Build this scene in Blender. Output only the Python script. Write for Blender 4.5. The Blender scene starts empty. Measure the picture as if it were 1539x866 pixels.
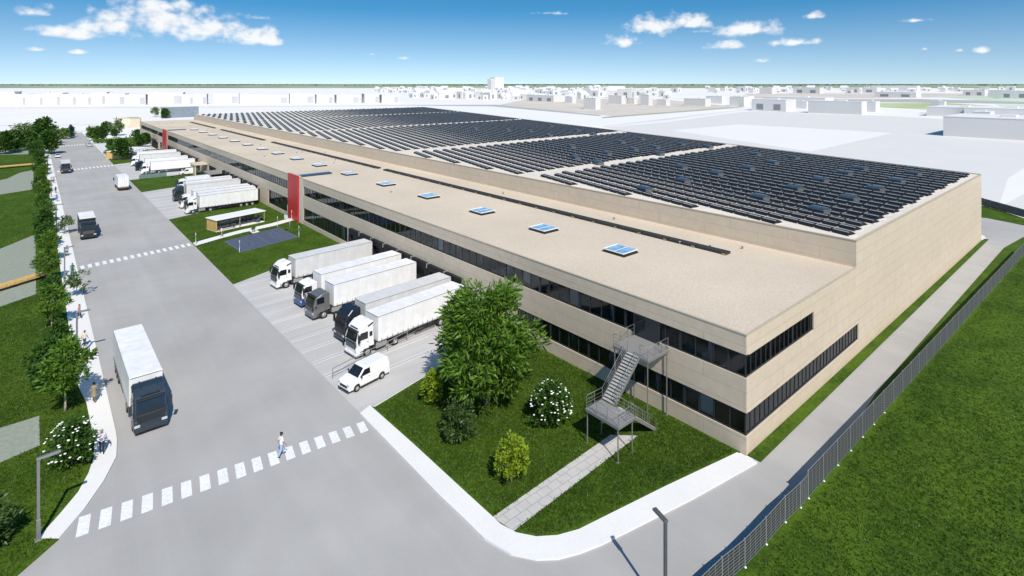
import bpy, bmesh, math, random
import numpy as np
from mathutils import Vector, Matrix
random.seed(7); rng = np.random.default_rng(7)
S = bpy.context.scene; COL = S.collection
R = math.radians
EXPOSURE = 0.03; SKYK = 1.8; SKYO = .10; SKYSAT = .86; SKYS = 0.14; CLOUD_D = (5.4,5.7,6.1,1); CLOUD_L = (7.0,7.05,7.1,1)
# ---------------------------------------------------------------- survey: photo pixel -> ground metres
HC, FP, CX, HY = 30.0, 832.0, 769.5, 126.0
CA, SA = 0.7564, 0.6540
def at(x, y, z=0.0):
    d = FP*(HC-z)/(y-HY); l = (x-CX)*d/FP
    return (CA*l+SA*d, -SA*l+CA*d)
def ats(pts, z=0.0): return [at(x, y, z) for x, y in pts]
# ---------------------------------------------------------------- materials
MATS = {}
def mat(name, col, rough=0.6, metal=0.0, var=0.12, scale=3.0, bump=0.0, bscale=None, spec=0.5, detail=5.0, var2=0.0, scale2=0.2, coat=0.0):
    if name in MATS: return MATS[name]
    m = bpy.data.materials.new(name); m.use_nodes = True
    nt = m.node_tree; N = nt.nodes; L = nt.links
    b = N['Principled BSDF']
    b.inputs['Roughness'].default_value = rough; b.inputs['Metallic'].default_value = metal
    b.inputs['Specular IOR Level'].default_value = spec
    if coat: b.inputs['Coat Weight'].default_value = coat
    tc = N.new('ShaderNodeTexCoord')
    ns = N.new('ShaderNodeTexNoise'); ns.inputs['Scale'].default_value = scale; ns.inputs['Detail'].default_value = detail
    L.new(tc.outputs['Object'], ns.inputs['Vector'])
    mr = N.new('ShaderNodeMapRange'); mr.inputs[1].default_value = .3; mr.inputs[2].default_value = .7
    mr.inputs[3].default_value = 1-var; mr.inputs[4].default_value = 1+var
    L.new(ns.outputs[0], mr.inputs[0])
    fac = mr.outputs[0]
    if var2:
        n2 = N.new('ShaderNodeTexNoise'); n2.inputs['Scale'].default_value = scale2; n2.inputs['Detail'].default_value = 4
        L.new(tc.outputs['Object'], n2.inputs['Vector'])
        m2 = N.new('ShaderNodeMapRange'); m2.inputs[1].default_value = .3; m2.inputs[2].default_value = .7
        m2.inputs[3].default_value = 1-var2; m2.inputs[4].default_value = 1+var2
        L.new(n2.outputs[0], m2.inputs[0])
        mu = N.new('ShaderNodeMath'); mu.operation = 'MULTIPLY'
        L.new(fac, mu.inputs[0]); L.new(m2.outputs[0], mu.inputs[1]); fac = mu.outputs[0]
    vm = N.new('ShaderNodeVectorMath'); vm.operation = 'SCALE'; vm.inputs[0].default_value = col
    L.new(fac, vm.inputs['Scale']); L.new(vm.outputs[0], b.inputs['Base Color'])
    if bump:
        nb = N.new('ShaderNodeTexNoise'); nb.inputs['Scale'].default_value = bscale or scale*4; nb.inputs['Detail'].default_value = 3
        L.new(tc.outputs['Object'], nb.inputs['Vector'])
        bp = N.new('ShaderNodeBump'); bp.inputs['Strength'].default_value = bump; bp.inputs['Distance'].default_value = 0.05
        L.new(nb.outputs[0], bp.inputs['Height']); L.new(bp.outputs[0], b.inputs['Normal'])
    MATS[name] = m; return m
def panel_mat(name, col, axes, pw, ph, joint=0.82, var=0.05, rough=0.6, mortar=0.012, offs=0.5):
    """cladding / slabs: Brick texture in metres over two object axes"""
    m = mat(name, col, rough, var=var, scale=1.2, bump=0.03, bscale=60, var2=0.03, scale2=0.09)
    nt = m.node_tree; N = nt.nodes; L = nt.links; b = N['Principled BSDF']
    src = b.inputs['Base Color'].links[0].from_socket
    tc = N.new('ShaderNodeTexCoord'); sp = N.new('ShaderNodeSeparateXYZ'); cb = N.new('ShaderNodeCombineXYZ')
    L.new(tc.outputs['Object'], sp.inputs[0])
    L.new(sp.outputs[axes[0]], cb.inputs[0]); L.new(sp.outputs[axes[1]], cb.inputs[1])
    br = N.new('ShaderNodeTexBrick'); br.inputs['Scale'].default_value = 1.0
    br.inputs['Brick Width'].default_value = pw; br.inputs['Row Height'].default_value = ph
    br.inputs['Mortar Size'].default_value = mortar; br.inputs['Mortar Smooth'].default_value = 0.3
    br.inputs['Color1'].default_value = (1, 1, 1, 1); br.inputs['Color2'].default_value = (.978, .978, .98, 1)
    br.inputs['Mortar'].default_value = (joint, joint, joint, 1); br.offset = offs
    L.new(cb.outputs[0], br.inputs['Vector'])
    mx = N.new('ShaderNodeMix'); mx.data_type = 'RGBA'; mx.blend_type = 'MULTIPLY'; mx.inputs[0].default_value = 1
    L.new(src, mx.inputs[6]); L.new(br.outputs[0], mx.inputs[7]); L.new(mx.outputs[2], b.inputs['Base Color'])
    return m
def glass_mat(name, tint, gloss=0.02, extra=0.08):
    """window glass: clear tinted pane with Fresnel reflection"""
    m = bpy.data.materials.new(name); m.use_nodes = True; nt = m.node_tree; N = nt.nodes; L = nt.links
    N.remove(N['Principled BSDF']); out = N['Material Output']
    tr = N.new('ShaderNodeBsdfTransparent'); tr.inputs[0].default_value = (*tint, 1)
    gl = N.new('ShaderNodeBsdfGlossy'); gl.inputs['Roughness'].default_value = gloss; gl.inputs[0].default_value = (.9, .95, 1, 1)
    fr = N.new('ShaderNodeFresnel'); fr.inputs[0].default_value = 1.5
    ad = N.new('ShaderNodeMath'); ad.operation = 'ADD'; ad.inputs[1].default_value = extra
    mx = N.new('ShaderNodeMixShader')
    L.new(fr.outputs[0], ad.inputs[0]); L.new(ad.outputs[0], mx.inputs[0]); L.new(tr.outputs[0], mx.inputs[1]); L.new(gl.outputs[0], mx.inputs[2])
    L.new(mx.outputs[0], out.inputs[0]); MATS[name] = m; return m
def leaf_mat(name, c1, c2, trans=0.3, scale=0.9):
    if name in MATS: return MATS[name]
    m = bpy.data.materials.new(name); m.use_nodes = True; nt = m.node_tree; N = nt.nodes; L = nt.links
    b = N['Principled BSDF']; out = N['Material Output']
    b.inputs['Roughness'].default_value = .5; b.inputs['Specular IOR Level'].default_value = .35
    tc = N.new('ShaderNodeTexCoord'); ns = N.new('ShaderNodeTexNoise'); ns.inputs['Scale'].default_value = scale; ns.inputs['Detail'].default_value = 6
    L.new(tc.outputs['Object'], ns.inputs['Vector'])
    mr = N.new('ShaderNodeMapRange'); mr.inputs[1].default_value = .3; mr.inputs[2].default_value = .7
    L.new(ns.outputs[0], mr.inputs[0])
    mx = N.new('ShaderNodeMix'); mx.data_type = 'RGBA'; mx.inputs[6].default_value = (*c1, 1); mx.inputs[7].default_value = (*c2, 1)
    L.new(mr.outputs[0], mx.inputs[0]); L.new(mx.outputs[2], b.inputs['Base Color'])
    tl = N.new('ShaderNodeBsdfTranslucent'); L.new(mx.outputs[2], tl.inputs[0])
    ms = N.new('ShaderNodeMixShader'); ms.inputs[0].default_value = trans
    L.new(b.outputs[0], ms.inputs[1]); L.new(tl.outputs[0], ms.inputs[2]); L.new(ms.outputs[0], out.inputs[0])
    MATS[name] = m; return m
# ---------------------------------------------------------------- mesh builder
class MB:
    def __init__(s): s.v = []; s.f = []; s.m = []; s.sm = []
    def add(s, vs, fs, mi=0, smooth=False):
        o = len(s.v); s.v += [tuple(v) for v in vs]
        for f in fs: s.f.append([i+o for i in f]); s.m.append(mi); s.sm.append(smooth)
        return s
    def box(s, x0, x1, y0, y1, z0, z1, mi=0):
        return s.add([(x0,y0,z0),(x1,y0,z0),(x1,y1,z0),(x0,y1,z0),(x0,y0,z1),(x1,y0,z1),(x1,y1,z1),(x0,y1,z1)],
                     [(0,3,2,1),(4,5,6,7),(0,1,5,4),(1,2,6,5),(2,3,7,6),(3,0,4,7)], mi)
    def cbox(s, x0, x1, y0, y1, z0, z1, c=0.03, mi=0, seg=1):
        bm = bmesh.new(); bmesh.ops.create_cube(bm, size=1)
        for v in bm.verts:
            v.co = ((x0+x1)/2+v.co.x*(x1-x0), (y0+y1)/2+v.co.y*(y1-y0), (z0+z1)/2+v.co.z*(z1-z0))
        bmesh.ops.bevel(bm, geom=bm.edges[:], offset=c, segments=seg, affect='EDGES', profile=.5)
        bm.verts.index_update(); s.add([v.co[:] for v in bm.verts], [[v.index for v in f.verts] for f in bm.faces], mi); bm.free(); return s
    def poly(s, pts, z=0.0, mi=0):
        a = sum(pts[i][0]*pts[(i+1) % len(pts)][1]-pts[(i+1) % len(pts)][0]*pts[i][1] for i in range(len(pts)))
        p = list(pts) if a > 0 else list(pts)[::-1]
        return s.add([(q[0], q[1], z) for q in p], [list(range(len(p)))], mi)
    def prism(s, pts, z0, z1, mi=0, mside=None):
        a = sum(pts[i][0]*pts[(i+1) % len(pts)][1]-pts[(i+1) % len(pts)][0]*pts[i][1] for i in range(len(pts)))
        p = list(pts) if a > 0 else list(pts)[::-1]; n = len(p)
        s.add([(q[0],q[1],z0) for q in p]+[(q[0],q[1],z1) for q in p], [list(range(n))[::-1], list(range(n, 2*n))], mi)
        s.add([(q[0],q[1],z0) for q in p]+[(q[0],q[1],z1) for q in p], [(i,(i+1) % n,n+(i+1) % n,n+i) for i in range(n)], mi if mside is None else mside)
        return s
    def bar(s, p, q, w, h=None, mi=0, up=(0,0,1)):
        p = Vector(p); q = Vector(q); h = h or w; d = (q-p).normalized(); u = Vector(up)
        if abs(d.dot(u)) > .98: u = Vector((1,0,0))
        a = d.cross(u).normalized()*(w/2); b = a.cross(d).normalized()*(h/2)
        return s.add([p-a-b,p+a-b,p+a+b,p-a+b,q-a-b,q+a-b,q+a+b,q-a+b],
                     [(0,1,2,3),(7,6,5,4),(4,5,1,0),(5,6,2,1),(6,7,3,2),(7,4,0,3)], mi)
    def tube(s, p, q, r0, r1=None, n=7, mi=0, smooth=True):
        p = Vector(p); q = Vector(q); r1 = r0 if r1 is None else r1; d = (q-p).normalized()
        u = Vector((0,0,1)) if abs(d.z) < .95 else Vector((1,0,0)); a = d.cross(u).normalized(); b = d.cross(a)
        vs = []
        for c, r in ((p, r0), (q, r1)):
            for i in range(n):
                t = 2*math.pi*i/n; vs.append(c+a*(r*math.cos(t))+b*(r*math.sin(t)))
        s.add(vs, [(i,(i+1) % n,n+(i+1) % n,n+i) for i in range(n)], mi, smooth)
        s.add(vs, [list(range(n))[::-1], list(range(n,2*n))], mi); return s
    def lathe(s, c, prof, n=20, mi=0, axis='z', smooth=True):
        """prof: list of (radius, height along axis)"""
        vs = []
        for r, h in prof:
            for i in range(n):
                t = 2*math.pi*i/n; a, b = r*math.cos(t), r*math.sin(t)
                vs.append((c[0]+a, c[1]+b, c[2]+h) if axis == 'z' else ((c[0]+a, c[1]+h, c[2]+b) if axis == 'y' else (c[0]+h, c[1]+a, c[2]+b)))
        fs = [(k*n+i, k*n+(i+1) % n, (k+1)*n+(i+1) % n, (k+1)*n+i) for k in range(len(prof)-1) for i in range(n)]
        return s.add(vs, fs, mi, smooth)
    def ball(s, c, r, n=8, k=6, mi=0, sx=1, sy=1, sz=1):
        prof = [(max(1e-4, r*math.sin(math.pi*j/k)), -r*math.cos(math.pi*j/k)) for j in range(k+1)]
        vs = []; 
        for rr, h in prof:
            for i in range(n):
                t = 2*math.pi*i/n; vs.append((c[0]+sx*rr*math.cos(t), c[1]+sy*rr*math.sin(t), c[2]+sz*h))
        return s.add(vs, [(j*n+i, j*n+(i+1) % n, (j+1)*n+(i+1) % n, (j+1)*n+i) for j in range(k) for i in range(n)], mi, True)
    def profile(s, prof, wf, c=0.06, mi=0):
        """closed side outline (x,z) swept across y with half width wf(x,z) and chamfered edges"""
        n = len(prof)
        ar = sum(prof[i][0]*prof[(i+1) % n][1]-prof[(i+1) % n][0]*prof[i][1] for i in range(n))
        sg = 1 if ar > 0 else -1; ins = []
        for i in range(n):
            p0, p1, p2 = Vector(prof[i-1]), Vector(prof[i]), Vector(prof[(i+1) % n])
            d1 = (p1-p0).normalized(); d2 = (p2-p1).normalized()
            nn = Vector((-d1.y-d2.y, d1.x+d2.x))
            if nn.length < 1e-6: nn = Vector((-d1.y, d1.x))
            nn.normalize(); ins.append(p1+nn*(c*sg))
        rows = []
        rows.append([(q[0], -wf(*q), q[1]) for q in ins]); rows.append([(q[0], -(wf(*q)-c), q[1]) for q in prof])
        rows.append([(q[0], wf(*q)-c, q[1]) for q in prof]); rows.append([(q[0], wf(*q), q[1]) for q in ins])
        vs = sum(rows, []); fs = [(k*n+i, k*n+(i+1) % n, (k+1)*n+(i+1) % n, (k+1)*n+i) for k in range(3) for i in range(n)]
        fs += [list(range(n)), list(range(3*n, 4*n))[::-1]]
        return s.add(vs, fs, mi)
    def xf(s, M):
        s.v = [tuple(M @ Vector(v)) for v in s.v]; return s
    def mesh(s, name, mats, recalc=True):
        me = bpy.data.meshes.new(name); me.from_pydata(s.v, [], s.f)
        for m in (mats if isinstance(mats, (list, tuple)) else [mats]): me.materials.append(m)
        me.polygons.foreach_set('material_index', s.m); me.polygons.foreach_set('use_smooth', s.sm)
        if recalc:
            bm = bmesh.new(); bm.from_mesh(me); bmesh.ops.remove_doubles(bm, verts=bm.verts, dist=1e-5)
            bmesh.ops.recalc_face_normals(bm, faces=bm.faces); bm.to_mesh(me); bm.free()
        me.update(); return me
    def build(s, name, mats, parent=None, recalc=True):
        return link(name, s.mesh(name, mats, recalc), parent)
def link(name, me, parent=None):
    o = bpy.data.objects.new(name, me); COL.objects.link(o)
    if parent is not None: o.parent = parent
    return o
def quads_mesh(name, V, mats, mi=None, nv=4):
    """V: (n, nv, 3) array of separate faces"""
    n = V.shape[0]; me = bpy.data.meshes.new(name); me.vertices.add(n*nv); me.vertices.foreach_set('co', V.astype(np.float32).ravel())
    me.loops.add(n*nv); me.loops.foreach_set('vertex_index', np.arange(n*nv, dtype=np.int32))
    me.polygons.add(n); me.polygons.foreach_set('loop_start', np.arange(0, n*nv, nv, dtype=np.int32))
    for m in (mats if isinstance(mats, (list, tuple)) else [mats]): me.materials.append(m)
    if mi is not None: me.polygons.foreach_set('material_index', mi.astype(np.int32))
    me.update(calc_edges=True); return me
def thing(name, label, cat, loc=(0,0,0), rz=0.0, group=None):
    o = bpy.data.objects.new(name, None); COL.objects.link(o); o.empty_display_size = .3
    o.location = (loc[0], loc[1], loc[2] if len(loc) > 2 else 0); o.rotation_euler = (0,0,rz)
    return tag(o, label, cat, group)
def tag(o, label, cat, group=None):
    o['label'] = label; o['category'] = cat
    if group: o['group'] = group
    return o
def struct(o): o['kind'] = 'structure'; return o
def stuff(o, label=None, cat=None):
    o['kind'] = 'stuff'
    if label: o['label'] = label
    if cat: o['category'] = cat
    return o
def copy_tree(o, parent=None):
    c = o.copy(); COL.objects.link(c)
    if parent is not None: c.parent = parent
    for ch in list(o.children): copy_tree(ch, c)
    return c
ORD = ['first','second','third','fourth','fifth','sixth','seventh','eighth','ninth','tenth','eleventh','twelfth','thirteenth','fourteenth','fifteenth','sixteenth','seventeenth','eighteenth','nineteenth','twentieth']
def ordn(i):
    if i < 20: return ORD[i]
    t = ['','','twenty','thirty','forty','fifty','sixty'][(i+1)//10]; u = (i+1) % 10
    return (t[:-1]+'ieth') if u == 0 else t+'-'+ORD[u-1]
# ---------------------------------------------------------------- camera, light, sky
cam_d = bpy.data.cameras.new('camera'); cam = bpy.data.objects.new('camera', cam_d); COL.objects.link(cam)
cam.location = (0, 0, HC); cam.rotation_euler = (R(90), 0, -math.atan2(SA, CA))
cam_d.sensor_width = 36; cam_d.lens = 36*FP/1539; cam_d.shift_y = -(433-HY)/1539; cam_d.clip_end = 60000; cam_d.clip_start = .5
S.camera = cam
SUN_EL = 48; SUND = Vector((.349*math.cos(R(SUN_EL)), .937*math.cos(R(SUN_EL)), -math.sin(R(SUN_EL))))
sl = bpy.data.lights.new('sun', 'SUN'); sl.energy = 4.8; sl.angle = R(.5); sl.color = (1, .935, .84)
so = bpy.data.objects.new('sun', sl); COL.objects.link(so); so.rotation_euler = SUND.to_track_quat('-Z', 'Y').to_euler()
S.view_settings.view_transform = 'Standard'; S.view_settings.look = 'None'; S.view_settings.exposure = EXPOSURE; S.view_settings.gamma = 1
W = bpy.data.worlds.new('World'); S.world = W; W.use_nodes = True
nt = W.node_tree; N = nt.nodes; L = nt.links; bg = N['Background']
def M(op, a, b=None, c=None, clamp=False):
    n = N.new('ShaderNodeMath'); n.operation = op; n.use_clamp = clamp
    for i, q in enumerate((a, b, c)):
        if q is None: continue
        if isinstance(q, (int, float)): n.inputs[i].default_value = q
        else: L.new(q, n.inputs[i])
    return n.outputs[0]
tc = N.new('ShaderNodeTexCoord'); sp = N.new('ShaderNodeSeparateXYZ'); L.new(tc.outputs['Generated'], sp.inputs[0])
X, Y, Z = sp.outputs
zz = M('MAXIMUM', Z, 0.0)
# air looks deeper blue with height: sample the physical sky a little higher than the view ray
cb = N.new('ShaderNodeCombineXYZ'); L.new(X, cb.inputs[0]); L.new(Y, cb.inputs[1]); L.new(M('MULTIPLY_ADD', zz, SKYK, SKYO), cb.inputs[2])
nrm = N.new('ShaderNodeVectorMath'); nrm.operation = 'NORMALIZE'; L.new(cb.outputs[0], nrm.inputs[0])
sky = N.new('ShaderNodeTexSky'); sky.sky_type = 'NISHITA'; sky.sun_disc = False; sky.sun_elevation = R(SUN_EL)
sky.sun_rotation = math.atan2(-SUND.x, -SUND.y); sky.air_density = 1.0; sky.dust_density = .6; sky.ozone_density = 1.8; sky.altitude = 200
L.new(nrm.outputs[0], sky.inputs[0])
hs = N.new('ShaderNodeHueSaturation'); L.new(M('MINIMUM', M('MULTIPLY_ADD', zz, 4.2, SKYSAT), 1.4), hs.inputs['Saturation']); hs.inputs['Hue'].default_value = .488; L.new(sky.outputs[0], hs.inputs['Color'])
# cumulus: lumps of cloud at bearings/elevations, broken up by fractal noise
az = M('ARCTAN2', X, Y); el = M('ARCSINE', Z)
def dirpx(x, y): # bearing and elevation of a photo pixel
    k = (x-CX)/FP; a = math.atan(k)+math.atan2(SA, CA); e = math.atan((HY-y)/FP/math.sqrt(1+k*k)); return a, e
CL = [(105,52,72,16,.9),(165,42,62,26,1),(250,34,70,36,1.1),(310,48,60,30,1),(380,58,46,22,1),(412,64,20,12,.9),(60,75,34,7,.6),(118,79,24,7,.6),(50,20,90,20,.45),(385,27,34,9,.5),
      (985,41,48,21,1.0),(1035,36,36,16,.95),(940,64,38,12,.9),(1128,46,54,18,1.0),(1090,70,50,10,.85),(1195,64,48,10,.85),(1224,25,20,9,.75),(1375,31,36,6,.55),(1148,92,20,5,.65),(1477,76,18,8,.8),(1443,76,10,5,.7),(1050,48,22,7,.6),(605,88,14,4,.45),(560,82,12,4,.4),(820,20,50,7,.35),(1390,74,8,4,.6)]
mask = None
for (x, y, wx, wy, s) in CL:
    a0, e0 = dirpx(x, y); wa = abs(dirpx(x+wx, y)[0]-a0); we = abs(dirpx(x, y-wy)[1]-e0)
    da = M('MULTIPLY', M('SUBTRACT', az, a0), 1/wa)
    de0 = M('SUBTRACT', el, e0); de = M('MAXIMUM', M('MULTIPLY', de0, 1/we), M('MULTIPLY', de0, -1/(we*.55)))
    q = M('SUBTRACT', s, M('SQRT', M('MULTIPLY_ADD', da, da, M('MULTIPLY', de, de))))
    mask = q if mask is None else M('MAXIMUM', mask, q)
cv = N.new('ShaderNodeCombineXYZ'); L.new(M('MULTIPLY', az, 1.0), cv.inputs[0]); L.new(M('MULTIPLY', el, 1.35), cv.inputs[1])
def noise(off, sc, det, rough=.62):
    vm = N.new('ShaderNodeVectorMath'); vm.operation = 'ADD'; vm.inputs[1].default_value = off; L.new(cv.outputs[0], vm.inputs[0])
    n = N.new('ShaderNodeTexNoise'); n.noise_dimensions = '2D'; n.inputs['Scale'].default_value = sc; n.inputs['Detail'].default_value = det; n.inputs['Roughness'].default_value = rough
    L.new(vm.outputs[0], n.inputs['Vector']); return n.outputs[0]
def puff(off, sc):
    vm = N.new('ShaderNodeVectorMath'); vm.operation = 'ADD'; vm.inputs[1].default_value = off; L.new(cv.outputs[0], vm.inputs[0])
    n = N.new('ShaderNodeTexVoronoi'); n.voronoi_dimensions = '2D'; n.feature = 'SMOOTH_F1'; n.inputs['Scale'].default_value = sc; n.inputs['Smoothness'].default_value = .35
    n.inputs['Detail'].default_value = 1.0; n.inputs['Roughness'].default_value = .55; n.inputs['Lacunarity'].default_value = 2.3; n.normalize = True
    L.new(vm.outputs[0], n.inputs['Vector']); return M('SUBTRACT', .42, n.outputs['Distance'])
def density(dx, dy):
    f = M('MULTIPLY', M('SUBTRACT', noise((3.1+dx, 1.7+dy, 0), 24, 7, .6), .5), 2.0)
    return M('ADD', f, M('MULTIPLY', puff((3.1+dx, 1.7+dy, 0), 40), 1.0))
dens = M('ADD', mask, density(0, 0))
densb = M('ADD', M('ADD', mask, -.06), density(-.005, .010))
alpha = N.new('ShaderNodeMapRange'); alpha.interpolation_type = 'SMOOTHSTEP'; alpha.inputs[1].default_value = .02; alpha.inputs[2].default_value = .95; L.new(dens, alpha.inputs[0])
lit = N.new('ShaderNodeMapRange'); lit.inputs[1].default_value = -.55; lit.inputs[2].default_value = .05; L.new(M('SUBTRACT', dens, densb), lit.inputs[0])
cc = N.new('ShaderNodeMix'); cc.data_type = 'RGBA'; cc.inputs[6].default_value = CLOUD_D; cc.inputs[7].default_value = CLOUD_L; L.new(lit.outputs[0], cc.inputs[0])
mxs = N.new('ShaderNodeMix'); mxs.data_type = 'RGBA'; L.new(M('MULTIPLY', alpha.outputs[0], .93), mxs.inputs[0]); L.new(hs.outputs[0], mxs.inputs[6]); L.new(cc.outputs[2], mxs.inputs[7])
L.new(mxs.outputs[2], bg.inputs[0]); bg.inputs[1].default_value = SKYS
# ---------------------------------------------------------------- setting materials
def grass_mat(name, c1, c2):
    m = mat(name, c1, .9, var=.35, scale=1.6, bump=.6, bscale=9, spec=.15, detail=8)
    nt = m.node_tree; N = nt.nodes; L = nt.links; b = N['Principled BSDF']; src = b.inputs['Base Color'].links[0].from_socket
    tc = N.new('ShaderNodeTexCoord')
    n2 = N.new('ShaderNodeTexNoise'); n2.inputs['Scale'].default_value = .16; n2.inputs['Detail'].default_value = 7; n2.inputs['Distortion'].default_value = 1.2
    L.new(tc.outputs['Object'], n2.inputs['Vector'])
    mr = N.new('ShaderNodeMapRange'); mr.inputs[1].default_value = .35; mr.inputs[2].default_value = .66; L.new(n2.outputs[0], mr.inputs[0])
    mx = N.new('ShaderNodeMix'); mx.data_type = 'RGBA'; mx.inputs[7].default_value = (*c2, 1); L.new(mr.outputs[0], mx.inputs[0]); L.new(src, mx.inputs[6])
    n3 = N.new('ShaderNodeTexNoise'); n3.inputs['Scale'].default_value = 5; n3.inputs['Detail'].default_value = 6
    L.new(tc.outputs['Object'], n3.inputs['Vector'])
    m3 = N.new('ShaderNodeMapRange'); m3.inputs[1].default_value = .3; m3.inputs[2].default_value = .7; m3.inputs[3].default_value = .68; m3.inputs[4].default_value = 1.3; L.new(n3.outputs[0], m3.inputs[0])
    vm = N.new('ShaderNodeVectorMath'); vm.operation = 'SCALE'; L.new(mx.outputs[2], vm.inputs[0]); L.new(m3.outputs[0], vm.inputs['Scale'])
    L.new(vm.outputs[0], b.inputs['Base Color']); return m
m_grass = grass_mat('lawn_grass', (.037, .077, .006), (.066, .120, .009))
m_white = mat('white_ground', (.77, .755, .735), .8, var=.02, scale=.02, var2=.03, scale2=.004)
m_asph = mat('asphalt', (.385, .375, .365), .9, var=.07, scale=14, bump=.15, bscale=40, var2=.09, scale2=.09, spec=.2)
def wear(m, sx, sy, lo, hi):
    nt = m.node_tree; N = nt.nodes; L = nt.links; b = N['Principled BSDF']; src = b.inputs['Base Color'].links[0].from_socket
    tc = N.new('ShaderNodeTexCoord'); mp = N.new('ShaderNodeMapping'); mp.inputs['Scale'].default_value = (sx, sy, 1); L.new(tc.outputs['Object'], mp.inputs[0])
    n = N.new('ShaderNodeTexNoise'); n.inputs['Scale'].default_value = 1; n.inputs['Detail'].default_value = 7; L.new(mp.outputs[0], n.inputs['Vector'])
    r = N.new('ShaderNodeMapRange'); r.inputs[1].default_value = .35; r.inputs[2].default_value = .65; r.inputs[3].default_value = lo; r.inputs[4].default_value = hi; L.new(n.outputs[0], r.inputs[0])
    v = N.new('ShaderNodeVectorMath'); v.operation = 'SCALE'; L.new(src, v.inputs[0]); L.new(r.outputs[0], v.inputs['Scale']); L.new(v.outputs[0], b.inputs['Base Color'])
wear(m_asph, .55, .025, .965, 1.02); wear(m_asph, .35, .35, .975, 1.02)
m_yard = mat('yard_concrete', (.475, .465, .455), .88, var=.05, scale=6, bump=.1, bscale=30, var2=.06, scale2=.15, spec=.2)
m_walk = mat('sidewalk_concrete', (.72, .71, .695), .85, var=.025, scale=5, bump=.04, bscale=25, var2=.025, scale2=.3, spec=.2)
wear(m_yard, .03, .6, .93, 1.03)
m_paint = mat('road_paint', (.74, .74, .735), .7, var=.14, scale=5, detail=10, var2=.06, scale2=.5)
m_curb = mat('curb_stone', (.42, .42, .41), .85, var=.08, scale=4)
# ---------------------------------------------------------------- ground sheets
g_ = MB(); B = 30000; g_.poly([(-B,-B),(B,-B),(B,B),(-B,B)], -.03); struct(g_.build('ground', m_white, recalc=False))
def sheet(name, pts, z, m, inner=None):
    b = MB(); b.poly(pts, z); return struct(b.build(name, m, recalc=False))
def curb(name, pts, z0, z1, w, m):
    b = MB()
    for p, q in zip(pts[:-1], pts[1:]): b.bar((*p, (z0+z1)/2), (*q, (z0+z1)/2), w, z1-z0)
    return struct(b.build(name, m))
# main asphalt: the street, the junction in front and the service road round the hall
walk_out = ats([(174,650),(176,663.5),(174.8,688),(156.5,723.5),(127.8,765),(88.7,811)])
walk_in = ats([(129.6,605.6),(142,668),(140.9,689.6),(133,713),(117.4,741.7),(91.3,773),(57.4,811)])
road = [(5.4,430),(5.4,70)]+walk_out+[at(26,866),(-14,37),(-30,30),(-30,-30),(20,-30),(25,17.4),(145,16.0),(152,14.8),(160,16.5),(163,24),(160,34),(175,60),(200,160),(192,162),(165,62),(143,28),(140,21.0),(43.56,20.8),(27,27),(22.56,40),(22.56,430)]
sheet('road', road, 0.0, m_asph)
# yards between street and hall
sheet('loading_yard', [(22.5,47),(32.5,49.4),(43.56,51.6),(43.56,99.5),(22.5,89.8)], .006, m_yard)
sheet('loading_yard', [(22.5,142),(43.56,151.5),(43.56,190),(22.5,182.5)], .006, m_yard)
sheet('loading_yard', [(22.5,208),(43.56,210),(43.56,262),(22.5,252)], .006, m_yard)
sheet('parking_court', [(22.5,276),(43.56,282),(43.56,345),(22.5,345)], .006, mat('court_paving', (.6,.6,.61), .85, var=.05, scale=2))
# parking bay lines
b = MB()
for k in range(12):
    y0 = 51.9+k*3.32
    b.poly([(22.6,y0),(35.5,y0+1.0),(35.5,y0+1.09),(22.6,y0+.09)], .010)
    b.poly([(22.6,y0+.55),(35.5,y0+1.55),(35.5,y0+1.62),(22.6,y0+.62)], .010)
struct(b.build('parking_bay_lines', m_paint, recalc=False))
b = MB()
for k in range(8):
    y0 = 146+k*4.6; b.poly([(22.6,y0),(40,y0+.8),(40,y0+1.05),(22.6,y0+.25)], .010)
for k in range(9):
    y0 = 213+k*4.6; b.poly([(22.6,y0),(40,y0),(40,y0+.25),(22.6,y0+.25)], .010)
struct(b.build('parking_bay_lines', m_paint, recalc=False))
# crosswalks
b = MB()
for k in range(17):
    t = k/16; x0 = 2.1+(21.25-2.1)*t; ylo = 46.5+(44.4-46.5)*t; yhi = ylo+2.05-.5*t
    b.poly([(x0,ylo),(x0+.68,ylo-.06),(x0+.95,yhi-.1),(x0+.3,yhi)], .006)
struct(b.build('crosswalk', m_paint, recalc=False))
b = MB()
for k in range(17):
    x0 = 5.8+k*.99; y0 = 113.2+k*.19; b.poly([(x0,y0),(x0+.52,y0+.1),(x0+.52,y0+2.3),(x0,y0+2.2)], .006)
struct(b.build('crosswalk', m_paint, recalc=False))
b = MB()
for k in range(15):
    x0 = 6.2+k*1.1; y0 = 243+k*.35; b.poly([(x0,y0),(x0+.6,y0),(x0+.6,y0+4),(x0,y0+4)], .006)
for k in range(12):
    x0 = 6.2+k*1.1; y0 = 339+k*.35; b.poly([(x0,y0),(x0+.6,y0),(x0+.6,y0+5),(x0,y0+5)], .006)
struct(b.build('crosswalk', m_paint, recalc=False))
# left sidewalk
lw = [(3.3,330)]+[(3.3,70)]+walk_in
b = MB(); b.prism(lw+walk_out[::-1]+[(5.4,70),(5.4,330)], -.05, .12); struct(b.build('sidewalk', m_walk))
# corner sidewalk round the near lawn: inner and outer edge
cin = ats([(556,611),(620,668),(700,742),(736,775),(752,790),(776,803),(806,809),(838,807),(870,798),(1000,733),(1108,682)])
cout = ats([(541,623),(600,684),(660,746),(700,784),(728,812),(768,835),(806,843),(838,842),(872,833),(905,820),(1040,752),(1138,697)])
b = MB(); b.prism(cin+cout[::-1], -.05, .13); struct(b.build('sidewalk', m_walk))
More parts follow.
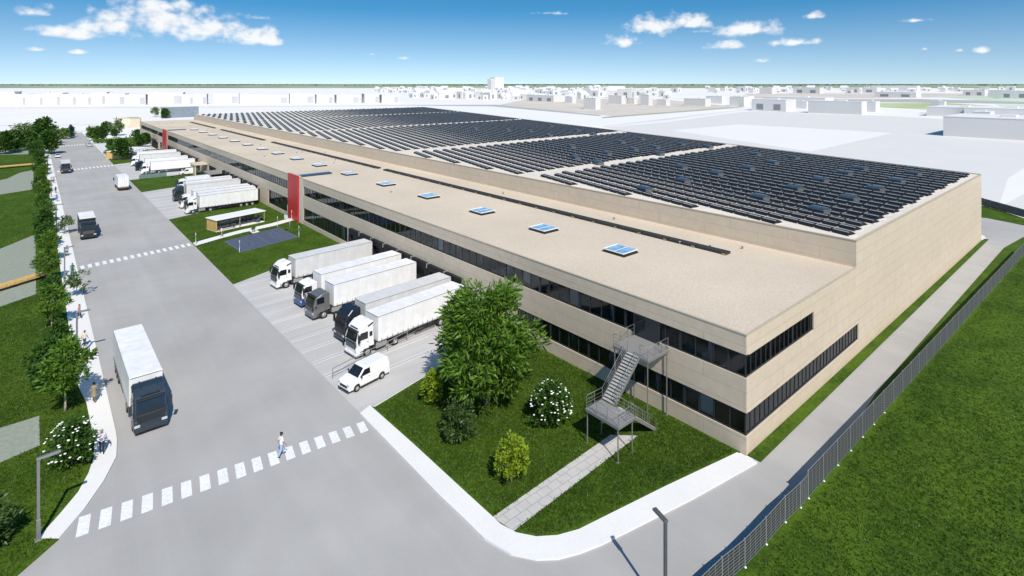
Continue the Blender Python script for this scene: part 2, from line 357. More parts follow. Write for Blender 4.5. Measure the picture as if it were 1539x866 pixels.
# lawns (a little lower than the kerbs)
def lawn(name, pts, z=.07):
    b = MB(); b.prism(pts, -.1, z); return struct(b.build(name, m_grass))
corner_lawn = [tuple(p) for p in cin]+[(43.56,21.9),(43.56,51.4),(32.5,49.2),(23.9,47.1)]
lawn('lawn', corner_lawn)
lawn2 = [(22.6,89.9),(43.56,99.4),(43.56,151.3),(22.6,141.8)]
lawn('lawn', lawn2)
lawn3 = [(22.6,182.7),(43.56,190.2),(43.56,209.8),(22.6,207.8)]
lawn('lawn', lawn3)
lawn4 = [(22.6,252.2),(43.56,262.2),(43.56,281.8),(22.6,275.8)]
lawn('lawn', lawn4)
left_lawn = [(3.3,395),(3.3,70)]+walk_in+[at(88.7,811), at(26,866), (-14,37), (-30,30),(-120,30),(-120,395)]
lawn('lawn', left_lawn)
right_lawn = [(25,16.9),(52,16.9),(62,17.5),(134,17.7),(145,16.6),(151,15.8),(158.5,17.5),(161,24),(158,34),(172,52),(180,50),(176,26),(166,18),(166,-90),(20,-90)]
lawn('lawn', right_lawn)
lawn('lawn', [(43.6,20.3),(139,20.6),(139,21.35),(43.6,21.35)])
b = MB(); b.prism([(137.4,21.2),(141,21.4),(146,25),(147,30),(137.4,30)], -.05, .1); struct(b.build('apron', m_walk))
# paths on the second lawn
m_path = m_walk
PATH2 = [(22.7,115.6),(27.6,118.0),(32.0,119.6),(38.4,121.0),(43.4,123.2),(43.4,125.6),(38.2,123.4),(31.8,121.9),(27.4,120.2),(22.7,118.0)]
b = MB(); b.prism(PATH2, 0, .085); 
b.prism([(33.2,117.6),(34.6,118.0),(34.6,120.4),(33.2,120.0)], 0, .083)
struct(b.build('path', m_path))
sheet('path', [(22.6,247.5),(27,248.6),(27,250),(22.6,249)], .09, m_path)
sheet('path', [(22.6,210.4),(41,212.6),(41,213.8),(22.6,211.6)], .09, m_path)
# sports court with markings
court = [(27.9,105.6),(39.2,108.9),(38.7,119.0),(27.3,115.2)]
sheet('sports_court', court, .09, mat('court_blue', (.070,.088,.135), .8, var=.08, scale=1.5, detail=6))
b = MB()
def cp(u, v):
    a = Vector(court[0]).lerp(Vector(court[1]), u); c = Vector(court[3]).lerp(Vector(court[2]), u); return a.lerp(c, v)
def cline(pts, w=.07):
    for p, q in zip(pts[:-1], pts[1:]):
        p = Vector(cp(*p)); q = Vector(cp(*q)); d = (q-p); n_ = Vector((-d.y, d.x)).normalized()*w/2
        b.poly([tuple(p-n_), tuple(q-n_), tuple(q+n_), tuple(p+n_)], .096)
m_line = mat('court_line', (.17,.19,.24), .7, var=.1)
cline([(.02,.03),(.98,.03)]); cline([(.02,.97),(.98,.97)]); cline([(.5,.03),(.5,.97)])
cline([(.02,.03),(.02,.97)]); cline([(.98,.03),(.98,.97)])
for s in (0, 1):
    f = (lambda u: u) if s == 0 else (lambda u: 1-u)
    cline([(f(.02+.30*math.sin(math.pi*k/14)), .5-.40*math.cos(math.pi*k/14)) for k in range(15)])
    cline([(f(.02),.34),(f(.2),.34),(f(.2),.66),(f(.02),.66)])
struct(b.build('court_markings', m_line, recalc=False))
# stepping slabs to the stair
m_slab = panel_mat('path_slabs', (.50,.48,.46), (0,1), 1.05, .72, joint=.62, var=.06, rough=.85, mortar=.03)
SLABS = [at(740,779),at(772,800),(38.9,28.6),(37.2,30.2)]
sheet('path', SLABS, .085, m_slab)
# pale gravel pads on the left lawn
m_pad = mat('gravel_pad', (.26,.285,.23), .95, var=.12, scale=3, detail=8, bump=.2, bscale=20)
PADS = ([(-14,130),(-4.6,136.5),(.3,145.1),(.3,103.8),(-3.4,101.1),(-14,95)], [(-12,52),(-2,59.5),(.4,60.2),(.4,65.6),(-2.2,65.5),(-6,63.5),(-12,59)],
            [(-20,195),(-6.8,203.5),(.1,207.4),(0,253.8),(-3.4,249.2),(-6.3,236),(-9,231.7),(-20,226)], [(-22,314),(-10.6,317.5),(0,311.3),(0,330),(-2.4,342.2),(-7.8,332),(-11.4,339.8),(-22,336)])
for pts in PADS:
    sheet('gravel_pad', pts, .085, m_pad)
# ---------------------------------------------------------------- warehouse
FX = 43.5; SY = 21.4; HX = 68.8; YE = 357.0; ZL = 9.7; ZH = 12.6
clad = (.62,.52,.395)
m_cx = panel_mat('cladding_facade', clad, (1,2), 7.2, 1.25, joint=.74, mortar=.03)
m_cy = panel_mat('cladding_side', clad, (0,2), 7.2, 1.25, joint=.74, mortar=.03)
m_rf = mat('roof_gravel', (.585,.50,.395), .95, var=.13, scale=7.0, bump=.25, bscale=22, var2=.07, scale2=.07, spec=.15, detail=9)
m_rf2 = mat('hall_roof_membrane', (.67,.61,.53), .9, var=.05, scale=.5, var2=.06, scale2=.05, spec=.2)
m_cop = mat('coping_metal', (.50,.43,.335), .6, .1, var=.06)
m_frame = mat('window_frame_metal', (.035,.042,.05), .45, .3, var=.1)
m_glass = glass_mat('window_glass', (.74,.76,.76), .02, .0)
m_int = mat('interior_floor', (.64,.52,.38), .8, var=.1, scale=.6)
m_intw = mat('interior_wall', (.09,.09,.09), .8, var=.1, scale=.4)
m_blind = mat('blind_fabric', (.50,.51,.50), .8, var=.1, scale=1)
m_dock = mat('dock_black', (.008,.008,.009), .85, var=.25, scale=.9)
m_dockd = mat('dock_door_grey', (.045,.048,.052), .5, var=.15, scale=1)
m_red = mat('red_panel', (.52,.018,.022), .45, var=.06, scale=.7, var2=.06)
m_steel = mat('galvanised_steel', (.42,.42,.43), .45, .6, var=.1, scale=4)
m_grey = mat('grey_metal', (.30,.295,.29), .5, .2, var=.06, scale=2)
m_dark = mat('dark_metal', (.03,.032,.036), .5, .2, var=.15, scale=3)
m_wpaint = mat('white_paint', (.80,.80,.79), .45, var=.03, scale=1.2)
m_gpane = mat('roof_light_glass', (.24,.42,.60), .10, var=.35, scale=.9, spec=.8)
wh = thing('warehouse', 'very long beige logistics warehouse with ribbon windows, red entrance panels and a taller hall behind', 'warehouse', (FX, SY, 0))
def wb(mb, name, mats, parent=None, recalc=True):       # parts are written in world metres, stored relative to their parent
    par = parent or wh
    o = mb.build(name, mats, par, recalc)
    o.matrix_parent_inverse = Matrix.Translation((-FX, -SY, 0)) if par is wh else Matrix.Identity(4)
    return o
# ribbons on the street facade (y0, y1, z0, z1)
UP = [(SY+.1, 118.1), (127.6, 276.5), (287.5, YE-3)]
LOW = [(SY+.1, 49.5, 1.5, 3.4), (96.4, 118.2, .9, 3.6), (127.4, 141.5, .9, 4.2), (193, 203, .9, 3.4), (289, 296, .6, 3.6), (318, 352, .6, 4.0)]
DOCKS = [59.8+4.4*k for k in range(8)] + [148.2+4.4*k for k in range(8)] + [215+4.4*k for k in range(11)] + [264+4.4*k for k in range(2)] + [300, 304.4, 308.8]
b = MB()
def band(y0, y1, z0, z1):
    if y1-y0 > .2: b.box(FX, FX+.4, y0, y1, z0, z1)
band(SY, YE, 8.1, ZL-.04)
ys = SY
for y0, y1 in UP: band(ys, y0, 6.2, 8.1); ys = y1
band(ys, YE, 6.2, 8.1)
band(SY, YE, 4.35, 6.2)
ys = SY
for y0, y1, z0, z1 in LOW:
    band(ys, y0, 0, 4.35)
    if y0 < SY+.2: y0 = SY
    band(y0, y1, 0, z0); band(y0, y1, z1, 4.35); ys = y1
band(ys, YE, 0, 4.35)
wb(b, 'facade_wall', m_cx)
# side wall with two ribbons, stepping up to the hall
SR = [(43.6, 57.1, 6.2, 8.0), (43.6, 69.5, 1.5, 3.35)]
b = MB()
for x0, x1, z0, z1 in ((43.9,69.6,0,1.5),(69.5,137.3,0,9.7),(43.9,69.5,3.35,6.2),(57.1,69.5,6.2,8.0),(43.9,69.5,8.0,ZL-.04),(HX,137.3,9.7,ZH)):
    if x0 == HX: b.box(x0, x1, SY, SY+.4, ZL+.0, z1)
    elif z1 == 9.7 and x0 == 69.5: b.box(x0, x1, SY, SY+.4, z0, ZL)
    else: b.box(x0, min(x1, 69.5), SY, SY+.4, z0, z1)
wb(b, 'side_wall', m_cy)
BX = lambda y: 137.3+(y-SY)*.2493          # slanted rear edge of the hall
b = MB(); b.box(HX, HX+.4, SY+.4, 355, ZL-.3, ZH); wb(b, 'hall_front_wall', m_cx)
b = MB(); b.prism([(BX(SY),SY),(BX(355),355),(BX(355)-.4,355),(BX(SY)-.4,SY+.4)], 0, ZH); b.box(HX, BX(355), 354.6, 355, 0, ZH-.01); wb(b, 'rear_wall', m_cx)
b = MB(); b.poly([(FX+.05,SY+.05),(HX+.2,SY+.05),(HX+.2,YE-.05),(FX+.05,YE-.05)], ZL-.03); b.box(FX, HX, YE-.4, YE, 0, ZL-.05); roof = wb(b, 'roof', m_rf)
b = MB(); b.poly([(HX+.1,SY+.1),(BX(SY)-.1,SY+.1),(BX(355)-.1,354.9),(HX+.1,354.9)], ZH-.05); wb(b, 'hall_roof', m_rf2)
b = MB()
b.box(FX-.04, FX+.14, SY-.04, YE, ZL-.04, ZL+.06); b.box(FX+.14, HX, SY-.04, SY+.14, ZL-.04, ZL+.06)
b.box(HX-.05, HX+.14, SY+.14, 355, ZH-.002, ZH+.1); b.box(HX-.05, BX(SY)+.04, SY-.05, SY+.14, ZH-.002, ZH+.1)
b.prism([(BX(SY)+.04,SY+.14),(BX(355)+.04,355),(BX(355)-.15,355),(BX(SY)-.14,SY+.14)], ZH-.002, ZH+.1)
wb(b, 'coping', m_cop)
# interiors seen through the glass
b = MB()
b.box(FX+.45, FX+7, SY+.45, YE-.5, 4.3, 4.75); b.box(FX+.45, FX+7, SY+.45, YE-.5, .0, .12)
b.box(FX+7, 70.5, SY+.45, SY+7, 4.3, 4.75); b.box(FX+7, 70.5, SY+.45, SY+7, 0, .12)
wb(b, 'interior_floor', m_int)
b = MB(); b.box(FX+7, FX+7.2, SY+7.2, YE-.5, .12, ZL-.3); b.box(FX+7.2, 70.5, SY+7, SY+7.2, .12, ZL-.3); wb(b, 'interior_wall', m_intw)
c1 = MB(); c1.box(0, .35, 0, .35, .12, 4.3); c1.box(0, .35, 0, .35, 4.75, ZL-.2); c1 = c1.mesh('interior_column', m_blind)
c2 = MB(); c2.box(0, .8, 0, 1.8, 4.75, 5.5); c2 = c2.mesh('desk', m_blind)
for k in range(44):
    y = 4+k*5.5; o = link('interior_column', c1, wh); o.location = (1.8, y, 0)
    if k % 3 != 1: o = link('desk', c2, wh); o.location = (2.4+(k % 2)*.9, y+1.3, 0)
# window bays: frame with mullions, pane as sub-part; one mesh per bay length
bay_cache = {}
def window(y0, y1, z0, z1, axis='y', step=1.55):
    Lb = y1-y0; H = z1-z0; n = max(1, round(Lb/step)); key = (round(Lb,2), round(H,2), axis, n)
    if key not in bay_cache:
        f = MB(); t = .07
        f.box(.10, .22, 0, Lb, 0, .12); f.box(.10, .22, 0, Lb, H-.12, H)
        for i in range(n+1):
            w_ = .05 if 0 < i < n else .06
            yy = min(max(Lb*i/n, w_), Lb-w_); f.box(.12, .20, yy-w_, yy+w_, .12, H-.12)
        p = MB(); p.add([(.165,.06,.1),(.165,Lb-.06,.1),(.165,Lb-.06,H-.1),(.165,.06,H-.1)], [(0,3,2,1)])
        bay_cache[key] = (f.mesh('window', m_frame), p.mesh('pane', m_glass, False))
    fm, pm = bay_cache[key]
    fo = link('window', fm, wh); po = link('pane', pm, fo)
    if axis == 'y': fo.location = (0, y0-SY, z0)
    else: fo.location = (y0-FX, 0, z0); fo.rotation_euler = (0, 0, R(90)); fo.location = (y1-FX, 0, z0)
    return fo
def blind(y, w, z0, z1): 
    global nb
    if nb < 95: b_ = MB(); b_.box(FX+.3, FX+.33, y, y+w, z0, z1); wb(b_, 'blind', m_blind)
    nb += 1
nb = 0
for y0, y1 in UP:
    n = max(1, round((y1-y0)/6.2)); d = (y1-y0)/n
    for k in range(n):
        window(y0+k*d, y0+(k+1)*d, 6.2, 8.1)
        r = rng.random()
        if r < .35: q = rng.integers(0, 4); blind(y0+k*d+q*d/4+.1, d/4-.2, 6.3+.5*rng.random()*(r < .2), 8.0)
for y0, y1, z0, z1 in LOW:
    n = max(1, round((y1-y0)/6.2)); d = (y1-y0)/n
    for k in range(n):
        window(y0+k*d, y0+(k+1)*d, z0, z1)
        if rng.random() < .35: blind(y0+k*d+.2+rng.integers(0, 3)*d/4, d/4-.2, z0+.2, z1-.1)
for x0, x1, z0, z1 in SR:
    n = round((x1-x0)/4.4); d = (x1-x0)/n
    for k in range(n): window(x0+k*d, x0+(k+1)*d, z0, z1, 'x', .92)
# dock doors: black sealed frames standing proud of the wall, sectional door inside
dk = MB(); dk.box(-.55, -.002, 0, 4.15, 3.05, 3.95); dk.box(-.55, -.002, 0, .62, 0, 3.05); dk.box(-.55, -.002, 3.53, 4.15, 0, 3.05); dk.box(-.7, -.002, .62, 3.53, .0, 1.05)
for k in range(3): dk.box(-.585, -.55, .12+k*.001, .5, .9+k*.75, 1.5+k*.75); dk.box(-.585, -.55, 3.65, 4.03, .9+k*.75, 1.5+k*.75)
dd = MB(); 
for k in range(4): dd.box(-.12, -.004, .62, 3.53, 1.05+k*.5, 1.53+k*.5)
cap = MB(); cap.box(-.6, 0, -.16, .0, 3.4, 4.02)  # pale steel cap at the top between neighbouring dock doors
dkm, ddm, cam_ = dk.mesh('dock_door', m_dock), dd.mesh('door_leaf', m_dockd), cap.mesh('dock_cap', m_steel)
for y in DOCKS:
    o = link('dock_door', dkm, wh); o.location = (0, y-SY, 0); link('door_leaf', ddm, o); link('dock_cap', cam_, o)
# canopy and loading niche beside the docks
b = MB(); b.cbox(40.6, FX-.003, 51.9, 59.2, 3.62, 3.85, .03); b.box(42.6, FX-.004, 52.2, 59.0, 0, 3.6, 1); wb(b, 'canopy', [m_grey, m_dock])
b = MB(); b.cbox(39.4, FX-.003, 183.2, 190.2, 2.9, 3.25, .03); b.box(39.9, 40.1, 183.6, 183.9, 0, 2.9); b.box(39.9, 40.1, 189.4, 189.7, 0, 2.9); b.box(41.5, FX-.004, 184, 189.8, 0, 2.88, 1); wb(b, 'canopy', [m_grey, m_dock])
b = MB(); b.cbox(39.6, FX-.003, 204, 211.2, 3.3, 3.6, .03); b.box(39.9, 40.2, 204.3, 211, 0, 3.3); wb(b, 'canopy', [m_cx, m_dock])
# red entrance panels with a dark glazed strip running back over the roof
for y0, y1 in ((120.7, 126.9), (278.2, 286.4)):
    b = MB(); b.box(FX-.32, FX-.002, y0, y1, .05, ZL+.3); wb(b, 'entrance_panel', m_red)
    b = MB(); b.box(FX-.02, FX+.5, y0+.02, y1-.02, ZL+.09, ZL+.28); wb(b, 'panel_cap', m_cop)
    b = MB(); b.box(FX+.5, FX+7.4, y0+.2, y0+1.9, ZL-.02, ZL+.32); wb(b, 'roof_glazing', mat('dark_blue_glazing', (.03,.05,.10), .15, var=.2))
b = MB(); b.box(FX-.03, FX-.003, 118.6, 120.6, .0, ZL); wb(b, 'entrance_trim', mat('pale_trim', (.68,.62,.54), .6, var=.03))
b = MB(); b.box(FX-.06, FX-.004, 127.1, 128.0, .9, 2.6); wb(b, 'entrance_door', m_wpaint)
# escape door at the stair
b = MB(); b.box(FX-.03, FX+.08, 29.6, 32.5, 5.95, 8.05); wb(b, 'escape_door', m_frame)
b = MB(); b.add([(FX-.035,31.15,6.1),(FX-.035,32.35,6.1),(FX-.035,32.35,7.95),(FX-.035,31.15,7.95)], [(0,1,2,3)]); wb(b, 'door_glass', mat('dark_glass', (.015,.02,.026), .06, var=.3, scale=.5, spec=.8), None, False)
# roof lights of the low roof
fr = MB(); fr.box(-1.40, 1.40, -1.62, 1.62, -.03, .10, 1); 
for s in (-1, 1): fr.box(-1.42, 1.42, s*1.52-.04, s*1.52+.04, .34, .44); fr.box(s*1.38-.04, s*1.38+.04, -1.48, 1.48, .34, .44)
fr.box(-1.3, 1.3, -.03, .03, .33, .40); fr.box(-1.35, 1.35, -1.5, 1.5, .1, .3, 1)
pn = MB(); pn.box(-1.28, 1.28, -1.48, 1.48, .30, .37)
slm = fr.mesh('skylight', [m_wpaint, m_dark]); slp = pn.mesh('pane', m_gpane)
for y in (42.0, 55.3, 69.2, 84.8, 100.7, 117.8, 134.9, 150.5, 165.7, 180, 195.5, 211, 227, 243, 259, 276):
    o = link('skylight', slm, wh); o.location = (53.6-FX, y-SY, ZL-.03); link('pane', slp, o)
# long dark raised strips on the low roof
for y0, y1 in ((33, 118), (121, 199), (208, 268), (279, 330)):
    b = MB(); n = int((y1-y0)/4)
    for k in range(n):
        ya = y0+(y1-y0)*k/n; b.box(62.0, 63.1, ya, y0+(y1-y0)*(k+1)/n-.1, ZL, ZL+.28)
        b.box(61.9, 62.0, ya+.05, ya+.5, ZL, ZL+.18, 1)
    wb(b, 'roof_strip', [m_dark, mat('brass_bracket', (.45,.30,.12), .5, .4)])
# small roof fittings
vm_ = MB(); vm_.lathe((0,0,ZL-.03), [(.1,0),(.1,.25),(.16,.26),(.16,.34),(.01,.38)], 8); vm_ = vm_.mesh('roof_vent', m_grey)
for k in range(26):
    o = link('roof_vent', vm_, wh); o.location = (2+22*rng.random(), 10+310*rng.random(), 0)
# ---------------------------------------------------------------- steel stair on the lawn front
st = thing('escape_stair', 'grey galvanised steel escape stair with landing and railings between lawn and upper floor', 'staircase', (38.6, 30, 0))
def sb(mb, name, m):
    o = mb.build(name, m, st); o.matrix_parent_inverse = Matrix.Translation((-38.6, -30, 0)); return o
m_tread = mat('stair_grating', (.24,.235,.23), .7, .1, var=.1, scale=8)
m_strail = mat('stair_rail_steel', (.27,.265,.26), .5, .4, var=.08); m_sbeam = mat('stair_beam_steel', (.20,.198,.195), .55, .2, var=.08)
Z1, Z2 = 2.95, 6.0
b = MB(); b.box(40.3, 43.46, 28.6, 32.4, Z2-.10, Z2); sb(b, 'platform', m_tread)
b = MB(); b.box(34.85, 36.85, 27.5, 30.9, Z1-.10, Z1); sb(b, 'landing', m_tread)
b = MB()
for (x0,x1,y0,y1,z) in ((40.3,43.46,28.6,32.4,Z2),(34.85,36.85,27.5,30.9,Z1)):
    for q in ((x0,y0,x1,y0),(x0,y1,x1,y1),(x0,y0,x0,y1),(x1,y0,x1,y1)): b.bar((q[0],q[1],z-.15),(q[2],q[3],z-.15),.08,.20)
sb(b, 'platform_beam', m_sbeam)
def flight(x0, z0, x1, z1, ya, yb, name='stair_flight'):
    b = MB(); n = round(abs(z1-z0)/.19)
    for k in range(n):
        t = (k+.5)/n; x = x0+(x1-x0)*t; z = z0+(z1-z0)*(k+1)/n
        b.box(x-.16, x+.16, ya, yb, z-.05, z)
    sb(b, 'treads', mat('tread_edge', (.42,.41,.395), .6, .1, var=.1))
    b = MB()
    for y in (ya-.04, yb+.04): b.bar((x0,y,z0+.02),(x1,y,z1-.05),.05,.24)
    sb(b, 'stringer', m_sbeam)
flight(36.85, Z1, 40.3, Z2, 29.5, 30.75)
flight(40.7, 0.05, 36.85, Z1, 28.1, 29.2)
def rail(pts, name='railing'):
    b = MB()
    for p, q in zip(pts[:-1], pts[1:]):
        p = Vector(p); q = Vector(q); n = max(1, round((q-p).length/1.1))
        for hgt, r in ((1.05,.024),(.7,.011),(.4,.011),(.15,.011)): b.tube(p+Vector((0,0,hgt)), q+Vector((0,0,hgt)), r, n=6)
        for k in range(n+1):
            c = p.lerp(q, k/n); b.bar(c, c+Vector((0,0,1.05)), .036)
    sb(b, name, m_strail)
rail([(43.4,28.63,Z2),(40.33,28.63,Z2),(40.33,29.45,Z2),(36.85,29.45,Z1)]); rail([(43.4,32.37,Z2),(40.33,32.37,Z2),(40.33,30.8,Z2),(36.85,30.8,Z1),(34.9,30.87,Z1),(34.9,27.53,Z1),(36.85,27.53,Z1),(36.85,28.05,Z1),(40.7,28.05,.05)]); rail([(36.85,29.25,Z1),(40.7,29.25,.05)])
for (x, y, z) in ((34.93,30.8,Z1),(34.93,27.6,Z1),(36.75,27.6,Z1),(36.75,30.8,Z1),(40.4,28.7,Z2),(40.4,32.3,Z2),(43.3,28.7,Z2),(43.3,32.3,Z2)):
    b = MB(); b.bar((x,y,0),(x,y,z-.1),.07); b.box(x-.12,x+.12,y-.12,y+.12,.06,.09); sb(b, 'post', m_strail)
# ---------------------------------------------------------------- solar rows on the hall roof
m_pv = mat('solar_panel', (.036,.037,.040), .30, var=.4, scale=.8, spec=.45)
m_rail = mat('aluminium_rail', (.60,.59,.57), .5, .1, var=.05)
ROWS = math.atan(.2493)
m_skirt = mat('wind_deflector', (.010,.011,.013), .6, var=.2, scale=2)
PR = [(-.76,.08),(-.71,.33),(-.58,.41),(.02,.47),(.70,.14),(.70,.08)]
def seg_mesh(mb, y0, L, mi=0, ms=1):   # one segment: wind deflector in front, panel over the top, closed dark ends
    y1 = y0+L; n = len(PR)
    vs = [(x,y0,z) for x, z in PR]+[(x,y1,z) for x, z in PR]
    mb.add(vs, [(0,1,n+1,n),(1,2,n+2,n+1)], ms); mb.add(vs, [(2,3,n+3,n+2),(3,4,n+4,n+3)], mi); mb.add(vs, [(4,5,n+5,n+4),tuple(range(n)),tuple(range(2*n-1,n-1,-1))], ms); return mb
def seg_rail(mb, y0, L, mr=1):
    mb.box(-.85, .82, y0-.19, y0-.10, .0, .10, mr); mb.box(-.65,-.52,y0,y0+L,.41,.445,mr)
BLOCKS = [(22.6, 75.6), (79.2, 123.0), (127.2, 198.8), (203, 279), (283.5, 352.5)]
BN = ['nearest solar field', 'second solar field', 'third solar field', 'fourth solar field', 'farthest solar field']
SEG = 2.15
pm_ = seg_mesh(MB(), 0, SEG-.30).mesh('solar_panel', [m_pv, m_skirt])
row_n = [0]*5
for bi, (ya, yb) in enumerate(BLOCKS):
    k = -40; idx = 0
    while k < 80:
        X0 = 70.9+2.86*k; f = lambda y: X0+(y-SY)*.2493
        lo = max(ya+(k % 3)*.25, SY+(70.3-X0)/.2493) if X0+(yb-SY)*.2493 > 70.3 else 1e9
        k += 1
        hi = yb
        if f(hi) > BX(hi)-1.2 or hi-lo < 5: continue
        idx += 1
        cs = math.cos(ROWS); Ltot = (hi-lo)/cs; n = int(Ltot/SEG)
        lab = 'row of black solar panels, %s from the parapet in the %s' % (ordn(idx-1), BN[bi])
        rl = MB()
        for j in range(n): seg_rail(rl, j*SEG, SEG-.30, 0)
        rl.box(-.95, .92, n*SEG-.2, n*SEG-.12, 0, .10, 0)
        if bi == 0:
            row = thing('solar_row', lab, 'solar panels', (f(lo), lo, ZH-.04), -ROWS, 'solar panel rows on the hall roof')
            rl.build('mounting_rail', m_rail, row, False)
            for j in range(n):
                o = link('solar_panel', pm_, row); o.location = (0, j*SEG, 0)
        else:
            for j in range(n): seg_mesh(rl, j*SEG, SEG-.30, 1, 2)
            row = rl.build('solar_row', [m_rail, m_pv, m_skirt], None, False); tag(row, lab, 'solar panels', 'solar panel rows on the hall roof')
            row.location = (f(lo), lo, ZH-.04); row.rotation_euler = (0, 0, -ROWS)
# dome roof lights scattered between the rows
dm = MB(); dm.box(-.75, .75, -1.15, 1.15, -.02, .60); dm.cbox(-.80, .80, -1.2, 1.2, .60, .68, .03)
dp = MB()
prof = [(-.72,.68),(-.68,.78),(-.45,.90),(0,.95),(.45,.90),(.68,.78),(.72,.68)]
dp.add([(x,-1.1,z) for x,z in prof]+[(x,1.1,z) for x,z in prof], [(i,i+1,i+8,i+7) for i in range(6)]+[(0,1,2,3,4,5,6),(13,12,11,10,9,8,7)])
dmm = dm.mesh('roof_dome', mat('dome_base_metal', (.12,.125,.13), .5, .2, var=.1)); dpm = dp.mesh('dome_glazing', mat('dome_glazing', (.045,.07,.10), .12, var=.2, spec=.8))
z8 = [(430,135),(435,182),(305,210),(550,158),(655,140),(745,120),(825,102),(695,90),(710,238),(580,277),(825,208),(915,180),(995,158),(1065,138),(790,328),(915,282),(1020,242),(1110,210),(1180,183),(1240,158)]
z7 = [(820,195),(955,178),(920,218),(1195,148),(1310,135),(1075,160),(785,148),(1030,125),(1420,147),(1200,178),(1130,110),(350,65),(515,70),(600,75),(700,95),(710,50),(820,72),(890,88)]
for i, (u, v) in enumerate(z8+z7):
    p = (840+u*.4288, 190+v*.429) if i < len(z8) else (600+u*.325, 170+v*.325)
    x, y = at(p[0], p[1]+2, ZH+.6)
    if x < 71.5: continue
    k = round((x-.2493*(y-SY)-70.9)/2.86-.5)+.5; x = 70.9+2.86*k+.2493*(y-SY)
    fld = BN[max(j for j in range(5) if BLOCKS[j][0]-4 <= y)]
    o = tag(link('roof_dome', dmm), 'blue glazed roof dome between black panel rows in the %s' % fld, 'roof dome', 'roof domes among the panels, '+fld)
    o.location = (x, y, ZH-.05); o.rotation_euler = (0,0,-ROWS); link('dome_glazing', dpm, o)
# ---------------------------------------------------------------- vehicles (local frame: nose at x = 0, rear towards +x)
m_tyre = mat('tyre_rubber', (.018,.018,.019), .85, var=.15, scale=6)
m_rim = mat('wheel_rim', (.46,.46,.47), .35, .6, var=.08)
m_vglass = mat('vehicle_glass', (.012,.016,.021), .05, var=.25, scale=.7, spec=.8)
m_black = mat('black_plastic', (.018,.019,.021), .55, var=.15)
m_chas = mat('chassis_paint', (.03,.03,.032), .65, .2, var=.2, scale=2)
m_lamp = mat('headlamp_glass', (.62,.64,.66), .08, .3, var=.1)
m_tail = mat('tail_lamp', (.35,.01,.01), .2, var=.1)
m_orange = mat('side_marker', (.55,.22,.02), .3, var=.1)
m_tarp = mat('trailer_curtain', (.78,.78,.775), .5, var=.05, scale=1.2, bump=.12, bscale=1.6, var2=.04, scale2=.3)
m_tarpg = mat('trailer_grey', (.62,.62,.615), .5, var=.06, scale=1.0, bump=.12, bscale=1.6)
m_cabw = mat('cab_white', (.80,.80,.79), .3, var=.03, coat=.4)
m_cabg = mat('cab_grey', (.17,.17,.17), .3, .3, var=.05, coat=.4)
m_cabk = mat('cab_black', (.014,.018,.024), .25, var=.1, coat=.5)
m_cabb = mat('cab_blue_black', (.022,.034,.048), .25, var=.1, coat=.5)
m_blue = mat('cab_blue', (.03,.075,.22), .3, var=.06, coat=.4)
def folds(m, sx):
    nt = m.node_tree; N = nt.nodes; L = nt.links; b = N['Principled BSDF']; src = b.inputs['Base Color'].links[0].from_socket
    tc = N.new('ShaderNodeTexCoord'); mp = N.new('ShaderNodeMapping'); mp.inputs['Scale'].default_value = (sx, sx*.4, sx*.10); L.new(tc.outputs['Object'], mp.inputs[0])
    n = N.new('ShaderNodeTexNoise'); n.inputs['Scale'].default_value = 1; n.inputs['Detail'].default_value = 5; n.inputs['Distortion'].default_value = .6; L.new(mp.outputs[0], n.inputs['Vector'])
    r = N.new('ShaderNodeMapRange'); r.inputs[1].default_value = .3; r.inputs[2].default_value = .7; r.inputs[3].default_value = .93; r.inputs[4].default_value = 1.04; L.new(n.outputs[0], r.inputs[0])
    v = N.new('ShaderNodeVectorMath'); v.operation = 'SCALE'; L.new(src, v.inputs[0]); L.new(r.outputs[0], v.inputs['Scale']); L.new(v.outputs[0], b.inputs['Base Color'])
    bp = N.new('ShaderNodeBump'); bp.inputs['Strength'].default_value = .5; bp.inputs['Distance'].default_value = .06; L.new(n.outputs[0], bp.inputs['Height']); L.new(bp.outputs[0], b.inputs['Normal'])
folds(m_tarp, 1.6); folds(m_tarpg, 1.6)
_wm = {}
def wheel_meshes(r, w, double):
    k = (r, w, double)
    if k not in _wm:
        t = MB(); rr = .58*r
        t.lathe((0,0,0), [(rr,-w/2),(r*.93,-w/2),(r,-w*.36),(r,w*.36),(r*.93,w/2),(rr,w/2),(rr,-w/2)], 22, axis='y')
        m = MB(); d = .02 if not double else .10
        m.lathe((0,0,0), [(rr,-w/2+.01),(rr*.9,-w/2+d),(rr*.42,-w/2+d+.03),(rr*.36,-w/2-.015),(.01,-w/2-.03)], 18, axis='y')
        m.lathe((0,0,0), [(.01,w/2-.02),(rr,w/2-.01)], 18, axis='y')
        for i in range(8):
            a = 2*math.pi*i/8; m.ball((rr*.62*math.cos(a), -w/2+d+.0, rr*.62*math.sin(a)), .03, 6, 4)
        _wm[k] = (m.mesh('wheel', m_rim), t.mesh('tyre', m_tyre))
    return _wm[k]
def wheel(par, x, y, r=.5, w=.32, double=False):
    wm, tm = wheel_meshes(r, w, double); o = link('wheel', wm, par); o.location = (x, y, r); link('tyre', tm, o)
    if y > 0: o.rotation_euler = (0, 0, math.pi)
    return o
_cache = {}
def part(par, key, fn, name, mats, recalc=True):
    """cached mesh: copies of a vehicle share mesh data"""
    k = (key, name) + tuple(m.name for m in (mats if isinstance(mats, (list, tuple)) else [mats]))
    if k not in _cache:
        b = MB(); fn(b); _cache[k] = b.mesh(name, mats, recalc)
    return link(name, _cache[k], par)
def arch(cx, r, z0, a0, a1, n=9): return [(cx+r*math.cos(R(a0+(a1-a0)*i/n)), z0+r*math.sin(R(a0+(a1-a0)*i/n))) for i in range(n+1)]
